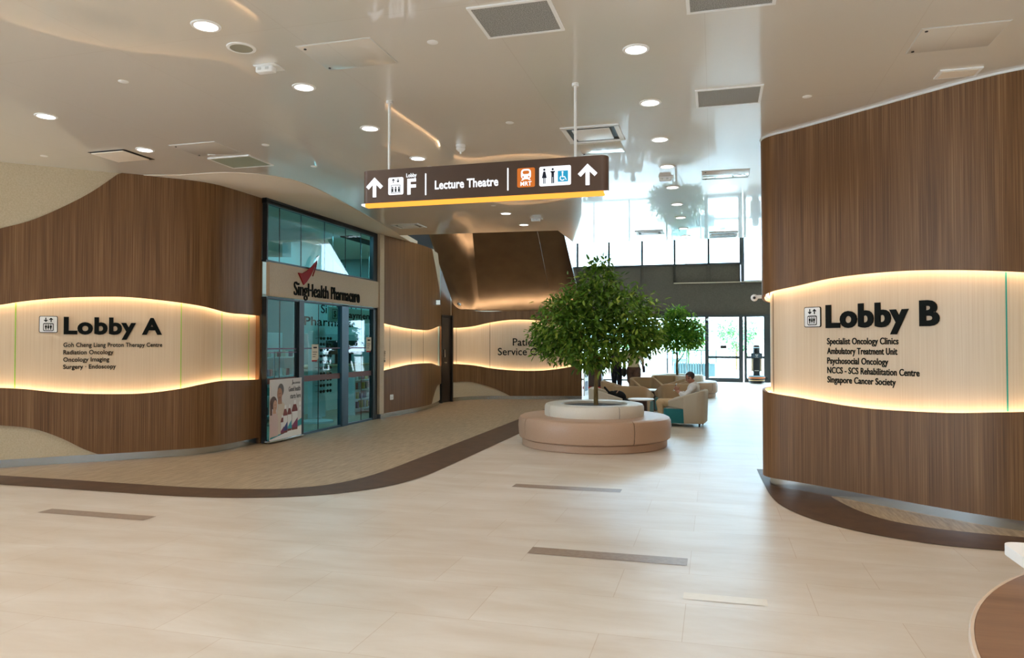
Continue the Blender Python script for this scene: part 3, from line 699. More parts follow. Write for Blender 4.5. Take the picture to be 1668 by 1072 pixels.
t = ceil_group('ceiling_speaker', 'round grey ceiling speaker beside the nearest middle downlight', 'speaker', -3.5, 4.88)
b = MB(); b.lathe([(.085, 0), (.085, -.008), (.108, -.006), (.110, 0)], seg=32); b.build('rim', M['white'], t)
b = MB(); b.lathe([(.086, -.001), (.086, -.006), (.0001, -.006)], seg=32); b.build('mesh_grille', mat('speaker mesh', srgb(150, 146, 128), .6), t)
def emerg(x, y, label, m='white'):
    t = ceil_group('emergency_light', label, 'light', x, y)
    b = MB(); b.box((0, 0, -.006), (.2, .16, .012), bev=.003); b.build('base_plate', M['white'], t)
    b = MB(); b.box((-.01, -.03, -.035), (.16, .07, .05), bev=.012); b.build('lamp_body', M['white'], t)
    for lx_ in (-.05, .02):
        b = MB(); b.box((lx_, -.066, -.032), (.03, .006, .02)); b.build('lens', M['grey'], t)
emerg(-3.52, 5.28, 'small white emergency light between the speaker and the second middle downlight')
emerg(-.62, 10.25, 'white emergency light on the ceiling between downlights of the right row')
emerg(-3.1, 13.0, 'tiny white emergency light between the two last middle downlights')
t = ceil_group('smoke_detector', 'white cone smoke detector hanging above the middle of the sign', 'smoke detector', -2.79, 7.95)
b = MB(); b.lathe([(.055, 0), (.055, -.02), (.045, -.03)], seg=24); b.build('base', M['white'], t)
b = MB(); b.lathe([(.05, -.03), (.052, -.05), (.03, -.075), (.012, -.08), (.012, -.105), (.0001, -.107)], seg=24); b.build('sensor_head', M['white'], t)
DISC = [(-4.94, 5.24, 'flush round ceiling sensor left of the second middle downlight'), (-2.04, 5.17, 'flush round ceiling sensor left of the large grey grille'), (-7.83, 7.08, 'flush round ceiling sensor over the beige top of the Lobby A wall'), (-2.02, 7.28, 'flush round ceiling sensor between the smoke detector and the square diffuser'), (.84, 7.23, 'flush round ceiling sensor above the left end of the Lobby B wall'), (-4.95, 7.36, 'flush round ceiling sensor right of the pale green grille hatch'), (-4.95, 8.42, 'flush round ceiling sensor behind the pale green grille'), (-3.52, 8.84, 'flush round ceiling sensor just above the top edge of the hanging sign'), (-3.5, 11.6, 'flush round ceiling sensor just below the orange strip of the sign')]
p0 = None
for x, y, l in DISC:
    if p0 is None:
        b = MB(); b.lathe([(.042, 0), (.042, -.003), (.036, -.006), (.0001, -.007)], seg=24); p0 = b.build('ceiling_sensor', M['white']); o = p0
    else: o = p0.copy(); col.objects.link(o)
    o.location = (x, y, C); setp(o, l, 'sensor', 'flush ceiling sensors')

# ------------------------------------------------------------------ hanging direction sign
SY = 6.25
t = thing('hanging_sign', 'long brown illuminated overhead sign with white arrows and an orange light strip', 'sign', (-2.02, 6.33, 2.82))
brown = mat('brown sign housing', srgb(84, 64, 52), .45, .2)
b = MB()
prof = rrect(-1.15, -.08, 1.15, .08, .06, 6)
b.prism(prof, .04, .345); b.build('housing', brown, t)
strip_m = emis('orange light strip', (1, .42, .06), 2.2); wh_e = emis('lit white acrylic', (.93, .96, 1), 1.9)
b = MB(); b.box((0, -.045, .022), (2.24, .07, .036), bev=.008); b.build('light_strip', strip_m, t)
for sx in (-1.135, 1.135):
    b = MB(); b.box((sx, -.03, .03), (.05, .09, .02), bev=.006); b.build('strip_end', wh_e, t)
for x in (-2.93+2.02, -1.16+2.02):
    b = MB(); b.cyl((x, 0, .34), (x, 0, C-2.82-.01), .013, seg=14); b.cyl((x, 0, C-2.82-.025), (x, 0, C-2.82), .03, seg=18); b.cyl((x, 0, .34), (x, 0, .36), .02, seg=14); b.build('hanger_rod', M['white'], t)
f = lambda x, z, dd: (x+2.02, -.08-dd, z-2.82)     # drawn in lobby x and height
for cx in (-3.04, -1.04):
    b = MB()
    for P in arrow_up(cx, 3.005, .17, .185, .035): b.poly(f, P, 0, .004)
    b.build('arrow', wh_e, t, smooth=0)
b = MB(); b.poly(f, rrect(-2.90, 2.925, -2.75, 3.085, .015), 0, .004); lp = b.build('lift_pictogram', wh_e, t, smooth=0)
b = MB()
for cx, dn in ((-2.848, False), (-2.802, True)):
    for P in arrow_up(cx, 3.055, .03, .038, .007, dn): b.poly(f, P, .004, .006)
for k in range(3):
    cx = -2.857+.032*k; b.poly(f, circ(cx, 2.992, .0075, 10), .004, .006); b.poly(f, rect(cx-.008, 2.95, cx+.008, 2.983), .004, .006)
for R_ in (rect(-2.872, 2.94, -2.868, 3.015), rect(-2.782, 2.94, -2.778, 3.015), rect(-2.872, 3.011, -2.778, 3.015), rect(-2.872, 2.94, -2.778, 2.944)): b.poly(f, R_, .004, .006)
b.build('lift_symbol', M['ink'], lp, smooth=0)
b = MB(); b.text(f, 'Lobby', .10, .034, .004, .012, -2.72, 3.08); b.text(f, 'F', .085, .135, .004, .03, -2.71, 2.925); b.text(f, 'Lecture Theatre', .60, .075, .004, .022, -2.44, 2.955)
b.poly(f, rrect(-2.536, 2.905, -2.524, 3.105, .004), 0, .004); b.poly(f, rrect(-1.757, 2.905, -1.745, 3.105, .004), 0, .004)
b.build('lettering', wh_e, t, smooth=0)
b = MB(); b.poly(f, rrect(-1.665, 2.925, -1.505, 3.095, .014), 0, .004); tp = b.build('train_pictogram', emis('lit orange acrylic', (1, .27, .05), 1.0), t, smooth=0)
b = MB(); cx = -1.585
b.poly(f, rrect(cx-.045, 2.995, cx+.045, 3.085, .03), .004, .006)
b.poly(f, [(cx-.045, 2.985), (cx-.03, 2.985), (cx-.015, 2.995), (cx+.015, 2.995), (cx+.03, 2.985), (cx+.045, 2.985), (cx+.03, 2.998), (cx-.03, 2.998)], .004, .006)
b.text(f, 'MRT', .10, .036, .002, .015, cx-.05, 2.938, .004); b.build('train_symbol', wh_e, tp, smooth=0)
b = MB(); b.poly(f, rrect(cx-.03, 3.04, cx+.03, 3.07, .014), .006, .0075); b.poly(f, circ(cx-.026, 3.015, .008, 8), .006, .0075); b.poly(f, circ(cx+.026, 3.015, .008, 8), .006, .0075); b.build('train_window', bpy.data.materials['lit orange acrylic'], tp, smooth=0)
b = MB(); b.poly(f, rrect(-1.465, 2.925, -1.185, 3.095, .014), 0, .004); wc = b.build('toilet_pictogram', wh_e, t, smooth=0)
b = MB()
cx = -1.42; b.poly(f, circ(cx, 3.068, .010, 12), .004, .006); b.poly(f, [(cx-.009, 3.052), (cx+.009, 3.052), (cx+.022, 2.995), (cx-.022, 2.995)], .004, .006); b.poly(f, rect(cx-.010, 2.945, cx-.003, 2.995), .004, .006); b.poly(f, rect(cx+.003, 2.945, cx+.010, 2.995), .004, .006)
navy_s = mat('navy symbol', (.004, .01, .03), .4); b.build('woman_symbol', navy_s, wc, smooth=0); b = MB()
cx = -1.345; b.poly(f, circ(cx, 3.068, .010, 12), .004, .006); b.poly(f, rect(cx-.02, 3.04, cx+.02, 3.052), .004, .006); b.poly(f, rect(cx-.012, 3.0, cx+.012, 3.045), .004, .006); b.poly(f, rect(cx-.012, 2.945, cx-.002, 3.0), .004, .006); b.poly(f, rect(cx+.002, 2.945, cx+.012, 3.0), .004, .006)
b.build('man_symbol', navy_s, wc, smooth=0)
b = MB(); b.poly(f, rect(-1.30, 2.955, -1.21, 3.05), .004, .006); b.build('wheelchair_panel', emis('lit cyan acrylic', (.05, .55, .9), 1.0), wc, smooth=0)
b = MB(); cx = -1.258
b.poly(f, circ(cx, 3.037, .008, 10), .006, .008); b.poly(f, rect(cx-.005, 2.995, cx+.005, 3.03), .006, .008); b.poly(f, rect(cx-.005, 2.993, cx+.022, 3.0), .006, .008); b.poly(f, [(cx+.016, 2.995), (cx+.023, 2.995), (cx+.036, 2.97), (cx+.029, 2.967)], .006, .008)
ring = [(cx-.002+.023*math.cos(a), 2.985+.023*math.sin(a)) for a in np.linspace(R(120), R(330), 12)]; rin = [(cx-.002+.015*math.cos(a), 2.985+.015*math.sin(a)) for a in np.linspace(R(330), R(120), 12)]
b.poly(f, ring+rin, .006, .008); b.build('wheelchair_symbol', wh_e, wc, smooth=0)

# ------------------------------------------------------------------ lettering on the curved walls
def lift_icon(path, u0, z0, w, h, parent):
    f = path.map(u0, z0, -.088); k = w/.2
    b = MB(); b.poly(f, rrect(0, 0, w, h, .018), 0, .012); parent = b.build('pictogram_border', M['ink'], parent, smooth=0)
    b = MB(); b.poly(f, rrect(.007, .007, w-.007, h-.007, .014), .012, .015); b.poly(f, rrect(w*.26, h*.14, w*.74, h*.52, .008), .0175, .02); b.build('pictogram_plate', M['white'], parent, smooth=0)
    b = MB(); b.poly(f, rrect(w*.22, h*.1, w*.78, h*.57, .014), .015, .0175)
    for P in arrow_up(w*.36, h*.77, w*.22, h*.26, w*.055, True): b.poly(f, P, .015, .018)
    for P in arrow_up(w*.64, h*.77, w*.22, h*.26, w*.055): b.poly(f, P, .015, .018)
    for i in range(3):
        cx = w*(.37+.13*i); b.poly(f, circ(cx, h*.475, w*.028, 10), .02, .022)
        if i != 1: b.poly(f, [(cx-w*.055, h*.43), (cx+w*.055, h*.43), (cx+w*.05, h*.31), (cx+w*.03, h*.30), (cx+w*.025, h*.18), (cx-w*.025, h*.18), (cx-w*.03, h*.30), (cx-w*.05, h*.31)], .02, .022)
        else: b.poly(f, [(cx-w*.03, h*.44), (cx+w*.03, h*.44), (cx+w*.055, h*.28), (cx+w*.02, h*.27), (cx+w*.015, h*.18), (cx-w*.015, h*.18), (cx-w*.02, h*.27), (cx-w*.055, h*.28)], .02, .022)
    b.build('pictogram_symbol', M['ink'], parent, smooth=0)
def wall_sign(path, d, icon, head, hx, hz, hw, hh, lines, lx, ls, label, heads_bold=.04):
    t = thing('wall_lettering', label, 'sign')
    if icon: lift_icon(path, d+icon[0], icon[1], icon[2], icon[3], t)
    if head:
        b = MB(); b.text(path.map(d+hx, hz, -.088), head, hw, hh, .016, heads_bold); b.build('heading', M['ink'], t, smooth=0)
    for txt, z, w in lines:
        b = MB(); b.text(path.map(d+lx, z, -.088), txt, w, ls, .006, .016); b.build('line_of_text', M['ink'], t, smooth=0)
wall_sign(PA, A0, (2.973, 1.692, .205, .215), 'Lobby A', 3.244, 1.683, 1.158, .205,
          [('Goh Cheng Liang Proton Therapy Centre', 1.508, 1.163), ('Radiation Oncology', 1.412, .572), ('Oncology Imaging', 1.317, .525), ('Surgery \u00b7 Endoscopy', 1.222, .605)], 3.243, .055,
          'black raised Lobby A lettering with a lift symbol on the left glowing band')
wall_sign(PB, B0, (3.092, 1.722, .19, .212), 'Lobby B', 3.338, 1.722, 1.131, .212,
          [('Specialist Oncology Clinics', 1.545, .743), ('Ambulatory Treatment Unit', 1.446, .731), ('Psychosocial Oncology', 1.347, .642), ('NCCS - SCS Rehabilitation Centre', 1.25, .937), ('Singapore Cancer Society', 1.155, .713)], 3.346, .062,
          'black raised Lobby B lettering with a lift symbol on the right glowing band')
t = thing('wall_lettering', 'black Patient Service Centre lettering on the rear band half hidden by the tree', 'sign')
b = MB(); b.text(PF.map(1.93, 1.50, -.088), 'Patient', .80, .20, .016, .006); b.build('line_of_text', M['ink'], t, smooth=0)
b = MB(); b.text(PF.map(1.519, 1.23, -.088), 'Service Centre', 1.70, .20, .016, .006); b.build('line_of_text', M['ink'], t, smooth=0)
# small unit number and socket, exit sign, cameras
t = thing('door_number', 'tiny black vertical unit number at the left end of the rear glowing band', 'sign')
b = MB(); f0 = PW.map(.13, 1.16, -.088); b.text(lambda x, y, dd: f0(-y+.09, x, dd), '#1-100', .24, .07, .004, .01); b.build('lettering', M['ink'], t, smooth=0)
t = thing('wall_socket', 'small white wall socket low on the wood wall right of the pharmacy', 'socket')
f = PW.map(.27, .36, 0); b = MB(); b.poly(f, rrect(0, 0, .12, .11, .01), 0, .012); b.build('plate', M['white'], t)
b = MB(); b.poly(f, rect(.045, .03, .075, .06), .012, .015); b.build('socket_hole', M['grey'], t)
t = thing('exit_sign', 'small white box sign sticking out of the wood wall above the rear band', 'sign')
f = PW.map(2.84, 2.5, 0); b = MB(); b.poly(f, rect(0, 0, .03, .13), 0, .12); b.build('box', M['frame'], t, smooth=0)
b = MB(); b.poly(f, rect(-.006, .01, 0, .12), .01, .11); b.build('lit_face', emis('lit pale face', (.85, .95, .9), .9), t, smooth=0)
def cctv(x, y, z, dx, dy, label):
    t = thing('security_camera', label, 'camera', (x, y, z))
    b = MB(); b.cyl((0, 0, 0), (dx*.06, dy*.06, .0), .02); b.build('bracket', M['white'], t)
    b = MB(); b.ell((dx*.08, dy*.08, -.01), (.04, .04, .04)); b.build('housing', M['white'], t)
    b = MB(); q = Vector((-x, -y, 1.55-z)).normalized(); b.ell((dx*.08+q.x*.028, dy*.08+q.y*.028, -.01+q.z*.028), (.018, .018, .018)); b.build('lens', M['black'], t)
x, y = PF.at(.25, .0); cctv(x, y, 2.62, .8, -.6, 'white ball security camera at the corner of the rear wall above the door')
x, y = PB.at(B0+2.42, .0); cctv(x, y, 2.08, -1, .1, 'white ball security camera on the left edge of the Lobby B wall')
cctv(-.26, 31.139, 2.55, 0, -1, 'small white security camera at the top of the far door frame')
t = thing('notice_board', 'white poster panel fixed to the end of the rear wall facing right', 'poster')
b = MB(); b.box((-3.49, 20.62, 1.05), (.03, .62, 1.9)); b.build('board', M['white'], t, smooth=0)
b = MB()
for k in range(9): b.box((-3.473, 20.62, 1.75-.16*k), (.004, .46-.05*(k % 3), .05))
b.box((-3.473, 20.62, .35), (.004, .46, .25)); b.build('printed_text', mat('blue grey print', srgb(120, 140, 170), .6), t, smooth=0)

# ------------------------------------------------------------------ advertising banner before the pharmacy glass
t = thing('advert_banner', 'standing pharmacy advert with a couple and brown medicine bottles reading Good health starts here', 'poster', (-6.60, 9.98, .02), math.atan2(.93, -.02)-PI/2)
BW, BH = .93, .97
f = lambda x, z, dd: (dd, x, z)
b = MB(); b.poly(f, rect(0, .03, BW, BH), -.012, 0); b.build('panel', mat('pale grey print', srgb(206, 200, 196), .5), t, smooth=0)
b = MB(); b.box((-.03, BW/2, .015), (.12, BW+.04, .03), bev=.006); b.build('base', M['steel'], t)
ink = lambda n, c: mat(n, srgb(*c), .55)
def pr(name, m, polys, d=.001, label=None):
    b = MB()
    for P in polys: b.poly(f, P, 0, d)
    b.build(name, m, t, smooth=0, label=label)
pr('printed_floor', ink('white print', (235, 232, 226)), [[(0, .03), (BW, .03), (BW, .10), (BW, .17), (0, .05)]], .001)
pr('printed_wave', ink('teal print', (20, 140, 150)), [[(0, .05), (.3, .09), (.6, .14), (BW, .19), (BW, .30), (.75, .25), (.45, .16), (.2, .11), (0, .075)]], .0015)
skin = ink('tan skin print', (176, 128, 100)); skin2 = ink('light skin print', (196, 150, 122)); grey_h = ink('grey hair print', (84, 76, 72)); brown_h = ink('brown hair print', (84, 56, 44)); shirt = ink('cream shirt print', (206, 190, 172)); pink = ink('pink top print', (206, 178, 170))
pr('printed_shirt', shirt, [[(.20, .10), (.50, .12), (.50, .40), (.46, .52), (.36, .60), (.26, .60), (.2, .5)]], .002)
pr('printed_hair', grey_h, [circ(.30, .80, .085, 20, .10)], .002)
pr('printed_face', skin, [circ(.265, .735, .07, 20, .10), [(.22, .58), (.33, .58), (.32, .70), (.22, .68)]], .003)
pr('printed_top', pink, [[(0, .08), (.22, .09), (.22, .36), (.17, .47), (.06, .48), (0, .44)]], .003)
pr('printed_hair', brown_h, [circ(.09, .61, .095, 20, .10), [(0, .42), (.05, .42), (.05, .62), (0, .62)]], .0035)
pr('printed_face', skin2, [circ(.135, .565, .055, 20, .085), [(.07, .44), (.16, .44), (.15, .55), (.09, .55)]], .004)
dk0 = ink('dark feature print', (60, 40, 36))
pr('printed_features', dk0, [circ(.245, .745, .007, 8), circ(.285, .747, .007, 8), [(.24, .695), (.265, .687), (.29, .696), (.265, .680)], circ(.118, .575, .006, 8), circ(.150, .577, .006, 8), [(.115, .535), (.135, .528), (.155, .536), (.135, .521)]], .0048)
amber = ink('amber bottle print', (112, 36, 28)); lab = ink('white label print', (228, 226, 224)); navy_p = ink('navy print', (40, 50, 110)); mag = ink('magenta print', (120, 30, 80)); teal_p = ink('teal label print', (40, 150, 170))
for x0, w, z0, h, cm in ((.30, .09, .10, .30, mag), (.37, .12, .11, .44, navy_p), (.50, .11, .13, .42, teal_p), (.63, .17, .13, .48, mag)):
    pr('printed_cap', lab, [rect(x0+w*.28, z0+h*.86, x0+w*.72, z0+h)], .0035)
    pr('printed_bottle', amber, [[(x0, z0), (x0+w, z0), (x0+w, z0+h*.68), (x0+w*.72, z0+h*.86), (x0+w*.28, z0+h*.86), (x0, z0+h*.68)]], .0035)
    pr('printed_label', lab, [rect(x0, z0+h*.08, x0+w, z0+h*.62)], .0045)
    pr('printed_stripe', cm, [[(x0, z0+h*.08), (x0+w, z0+h*.08), (x0+w, z0+h*.40), (x0, z0+h*.16)]], .0055)
dk = ink('black print', (24, 24, 28))
b = MB(); b.text(f, 'Good health', .36, .075, .002, .012, .53, .76); b.text(f, 'starts here', .32, .075, .002, .012, .58, .645); b.text(f, 'BLACKMORES', .22, .03, .002, 0, .66, .875); b.build('lettering', dk, t, smooth=0)
pr('printed_mark', dk, [[(.625, .865), (.645, .90), (.64, .945), (.655, .94), (.655, .89), (.64, .86)]], .002)
pr('printed_badge', lab, [circ(.875, .545, .035, 16), circ(.875, .46, .035, 16)], .002)

# ------------------------------------------------------------------ inside the pharmacy
t = thing('interior_sign', 'pale sign panel lettered in navy hanging inside the pharmacy behind the Payment board', 'sign', (-8.2, 13.3, 1.80))
b = MB(); b.box((-.02, 1.75, .34), (.03, 3.6, .76)); b.build('panel', mat('pale teal panel', srgb(196, 222, 222), .6), t, smooth=0)
f = lambda a, c, dd: (dd-.004, a, c)
b = MB(); b.text(f, 'Pharmacare', 2.5, .18, .004, .012, .31, .14); b.text(f, 'SingHealth', 1.75, .18, .004, .004, .98, .42); b.build('lettering', navy, t, smooth=0)
for y in (.2, 3.3):
    b = MB(); b.cyl((-.02, y, .72), (-.02, y, C-1.80), .008, seg=8); b.build('hanging_cord', M['steel'], t)
t = thing('hanging_sign', 'hanging dollar and Payment sign inside the pharmacy behind the glass', 'sign', (-7.5, 13.52, 2.06))
b = MB(); b.box((0, .83, .09), (.03, 2.02, .30)); b.build('board', mat('pale green board', srgb(150, 186, 176), .5), t, smooth=0)
f = lambda x, z, dd: (.016+dd, x, z)
b = MB(); b.text(f, 'Payment', 1.3, .13, .003, .02, .48, .04); b.text(f, '$', .09, .12, .003, .01, .02, .045)
for R_ in (rect(-.04, -.0, -.028, .2), rect(.148, 0, .16, .2), rect(-.04, .19, .16, .2), rect(-.04, 0, .16, .012)): b.poly(f, R_, 0, .003)
b.build('lettering', M['ink'], t, smooth=0)
for y in (.0, 1.25):
    b = MB(); b.cyl((0, y, .24), (0, y, C-2.06), .006, seg=8); b.build('hanging_cord', M['steel'], t)
cw = mat('white counter laminate', srgb(226, 226, 220), .4)
t = thing('service_counter', 'long white pharmacy counter behind the glass front', 'counter', (-9.0, 16.0, 0))
b = MB(); b.box((0, -.2, .5), (.7, 3.4, 1.0)); b.build('body', cw, t); b = MB(); b.box((0.05, -.2, 1.03), (.85, 3.5, .05), bev=.01); b.build('worktop', mat('wood worktop', srgb(190, 160, 120), .4), t)
for i, (y, l) in enumerate(((15.45, 'dark computer monitor on the pharmacy counter, leftmost of three'), (16.15, 'dark computer monitor in the middle of the pharmacy counter'), (16.85, 'dark computer monitor on the pharmacy counter, rightmost of three'))):
    t = thing('monitor', l, 'monitor', (-8.85, y, 1.058), R(-25-10*i), 'monitors on the pharmacy counter')
    b = MB(); b.box((.02, 0, .40), (.04, .56, .34), bev=.008, rot=Matrix.Rotation(R(-10), 3, 'Y')); b.build('screen', M['screen'], t)
    b = MB(); b.box((-.02, 0, .15), (.04, .06, .3)); b.box((0, 0, .01), (.2, .25, .02)); b.build('stand', M['frame'], t)
t = thing('sunglasses_stand', 'white rotating stand with rows of dark sunglasses just behind the glass door', 'display stand', (-7.55, 13.0, 0))
b = MB(); b.lathe([(.32, 0), (.32, .04), (.05, .06)], seg=28); b.build('base', M['white'], t)
b = MB(); b.box((0, 0, .95), (.1, .5, 1.7)); b.box((0, .12, .35), (.06, .08, .6)); b.build('column', M['white'], t)
b = MB(); b.box((.06, .0, 1.84), (.02, .34, .07)); b.build('header', M['white'], t)
gp = None
for k in range(10):
    for j in range(2):
        b = MB() if gp is None else None
        if gp is None:
            for s_ in (-1, 1): b.ell((0, s_*.055, 0), (.012, .05, .032), 10)
            b.cyl((0, -.012, .008), (0, .012, .008), .005, seg=6)
            for s_ in (-1, 1): b.cyl((0, s_*.105, .01), (-.1, s_*.1, .0), .004, seg=6)
            gp = b.build('sunglasses', M['screen']); o = gp
        else: o = gp.copy(); col.objects.link(o)
        o.location = (-7.355, 13.0-.13+.26*j, .62+.115*k)
        setp(o, 'dark sunglasses on the %s peg row from the bottom, %s column of the rotating stand' % (['lowest', 'second', 'third', 'fourth', 'fifth', 'sixth', 'seventh', 'eighth', 'ninth', 'topmost'][k], 'left' if j == 0 else 'right'), 'sunglasses', 'sunglasses on the rotating stand')
def shelf_unit(x, y, w, h, label, cols, rz=0, n=4):
    t = thing('display_shelf', label, 'shelf', (x, y, 0), rz)
    b = MB(); b.box((-.16, 0, h/2), (.03, w, h)); b.box((0, -w/2, h/2), (.34, .03, h)); b.box((0, w/2, h/2), (.34, .03, h)); b.build('carcass', M['white'], t)
    for k in range(n):
        z = .12+k*(h-.2)/(n-1); b = MB(); b.box((0, 0, z), (.32, w-.03, .025)); b.build('shelf_board', M['white'], t)
    rnd = random.Random(int(w*100+y*10)); boards = []
    return t, [.12+k*(h-.2)/(n-1)+.0125 for k in range(n)]
pc = [mat('product %d' % i, srgb(*c), .45) for i, c in enumerate(((200, 190, 170), (60, 70, 110), (150, 60, 60), (210, 180, 70), (70, 130, 120), (230, 230, 226)))]
pm = {}
def products(x, y, w, zs, rz, where, seed):
    rnd = random.Random(seed)
    names = ['lowest', 'second', 'third', 'top']
    for k, z in enumerate(zs):
        yy = -w/2+.09; i = 0
        while yy < w/2-.06:
            c = rnd.randrange(6); hh = rnd.choice((.11, .14, .16)); key = (c, hh)
            if key not in pm:
                b = MB(); b.box((0, 0, hh/2), (.08, .085, hh), bev=.004); pm[key] = b.build('medicine_box', pc[c]); o = pm[key]
            else: o = pm[key].copy(); col.objects.link(o)
            px, py = x+.06*math.cos(rz)-yy*math.sin(rz), y+.06*math.sin(rz)+yy*math.cos(rz)
            o.location = (px, py, z+.002); o.rotation_euler = (0, 0, rz)
            setp(o, 'small medicine packet on the %s board of the %s' % (names[k], where), 'packet', 'medicine packets on the pharmacy shelves'); yy += rnd.choice((.11, .13, .17))
_, zs = shelf_unit(-7.65, 15.0, 1.05, .82, 'low white display shelf with packets behind the right glass door', 0)
products(-7.65, 15.0, 1.0, zs, 0, 'low shelf behind the right door', 3)
_, zs = shelf_unit(-8.6, 13.1, 1.3, 1.35, 'white display shelf with packets behind the left fixed pane', 0)
products(-8.6, 13.1, 1.25, zs, 0, 'shelf behind the left pane', 5)
t = thing('white_panel', 'plain white upright panel behind the left fixed glass pane', 'board', (-8.0, 12.1, 1.42)); b = MB(); b.box((0, .12, .16), (.03, .50, .36), bev=.005); b.build('board', M['white'], t); b = MB(); b.cyl((0, .12, 0), (0, .12, -1.42), .015); b.lathe([(.14, -1.42), (.14, -1.40), (.02, -1.39)], (0, .12, 0)); b.build('post', M['steel'], t)  # plain white panel, its post is made up to carry it
def notice(y, z, label):
    t = thing('notice_sheet', label, 'notice', (GX+.008, y, z)); f = lambda a, c, dd: (dd, a, c)
    b = MB(); b.poly(f, [(-.12, 0), (-.04, -.05), (.12, -.05), (.12, .27), (-.12, .27)] if False else [(-.11, -.04), (.06, -.04), (.11, .02), (.11, .26), (-.11, .26)], 0, .003); b.build('sheet', mat('cream paper', srgb(222, 214, 196), .7), t, smooth=0)
    b = MB(); b.poly(f, rect(-.06, .19, .06, .215), .003, .004)
    for k in range(3): b.poly(f, rect(-.08, .12-.04*k, .07-.03*k, .13-.04*k), .003, .004)
    b.build('printed_text', M['ink'], t, smooth=0); b = MB(); b.poly(f, [(-.11, -.04), (.06, -.04), (.08, -.015), (-.11, -.015)], .003, .004); b.build('red_strip', red, t, smooth=0)
notice(11.52, 1.28, 'small cream notice taped on the left glass door'); notice(13.6, 1.42, 'small cream notice taped on the right glass door near the frame')

# ------------------------------------------------------------------ round planter benches with trees
def planter(x, y, label, rz):
    t = thing('planter_bench', label, 'bench', (x, y, 0), rz, 'round planter benches')
    b = MB(); b.lathe([(.0001, 0), (1.10, 0), (1.11, .01), (1.11, .105), (1.08, .11), (.0001, .11)], seg=72); b.build('plinth', M['leather'], t, label='tan recessed plinth')
    for k in range(4):
        a0 = k*PI/2+.004; a1 = (k+1)*PI/2-.004
        b = MB(); prof = [(.74, .115), (1.13, .115), (1.155, .135), (1.165, .20), (1.172, .30), (1.165, .39), (1.145, .43), (1.11, .448), (1.0, .452), (.74, .452), (.74, .115)]
        b.lathe(prof, seg=22, a0=a0, a1=a1); bmesh.ops.holes_fill(b.bm, edges=[e for e in b.bm.edges if e.is_boundary], sides=40)
        b.build('seat_section', M['leather'], t)
        b = MB(); prof = [(.50, .40), (.755, .40), (.765, .50), (.762, .59), (.745, .622), (.71, .634), (.56, .634), (.515, .625), (.50, .60), (.50, .40)]
        b.lathe(prof, seg=22, a0=a0, a1=a1); bmesh.ops.holes_fill(b.bm, edges=[e for e in b.bm.edges if e.is_boundary], sides=40)
        b.build('backrest_section', M['cream'], t, label='cream raised backrest section')
    b = MB(); b.lathe([(.0001, .30), (.503, .30), (.503, .59), (.0001, .592)], seg=48); b.build('pebble_bed', M['soil'], t)
    return t
planter(-1.80, 11.37, 'large round tan planter bench with cream backrest ring in the foreground', R(-52))
planter(-1.06, 22.5, 'distant round planter bench partly hidden behind the armchairs', R(-30))

def leaves_mesh(name, clusters, n, ln, m, parent, seed, droop=.5, shell=.55):
    rnd = np.random.RandomState(seed)
    vol = np.array([c[3]*c[4]*c[5] for c in clusters])**.75; pk = rnd.choice(len(clusters), n, p=vol/vol.sum())
    V = []; Fc = []; tint = []
    for i in pk:
        cx, cy, cz, rx, ry, rz = clusters[i]
        v = rnd.normal(size=3); v /= np.linalg.norm(v); rr = shell+(1-shell)*rnd.rand() if rnd.rand() < .8 else rnd.rand()**.5
        rr *= 1+.17*rnd.normal()
        p = np.array([cx+v[0]*rx*rr, cy+v[1]*ry*rr, cz+v[2]*rz*rr])
        a = v*np.array([1, 1, .5])+rnd.normal(size=3)*.7; a[2] -= droop; a /= np.linalg.norm(a)
        w = np.cross(a, rnd.normal(size=3)*.5+np.array([0, 0, 1.2])); w /= np.linalg.norm(w)+1e-9; nn = np.cross(w, a)
        l = ln*(.65+.6*rnd.rand()); h = l*.19
        q = [p, p+a*l*.3+w*h+nn*l*.04, p+a*l*.68+w*h*.8+nn*l*.03, p+a*l-nn*l*.08, p+a*l*.68-w*h*.8+nn*l*.03, p+a*l*.3-w*h+nn*l*.04, p+a*l*.5-nn*l*.02]
        k = len(V); V += [tuple(x) for x in q]
        Fc += [(k, k+1, k+6), (k+1, k+2, k+6), (k+2, k+3, k+6), (k+3, k+4, k+6), (k+4, k+5, k+6), (k+5, k, k+6)]
        tint += [float(np.clip(.45+.22*rnd.normal(), 0, 1))]*7
    me = bpy.data.meshes.new(name); me.from_pydata(V, [], Fc); me.materials.append(m)
    at = me.attributes.new('tint', 'FLOAT', 'POINT'); at.data.foreach_set('value', tint)
    o = bpy.data.objects.new(name, me); col.objects.link(o)
    if parent: o.parent = parent
    return o
def tree(x, y, z, label, clusters, n, ln, m, trunk, branches, seed, r0):
    t = thing('indoor_tree', label, 'tree', (x, y, z), 0, 'indoor ficus trees')
    b = MB(); b.tube(trunk, [r0*(1-.45*i/(len(trunk)-1)) for i in range(len(trunk))], 12); b.build('trunk', M['bark'], t)
    for br in branches:
        b = MB(); b.tube(br, [r0*.5*(1-.7*i/(len(br)-1)) for i in range(len(br))], 8); b.build('branch', M['bark'], t)
    leaves_mesh('foliage', clusters, n, ln, m, t, seed)
    return t
Z0 = .59
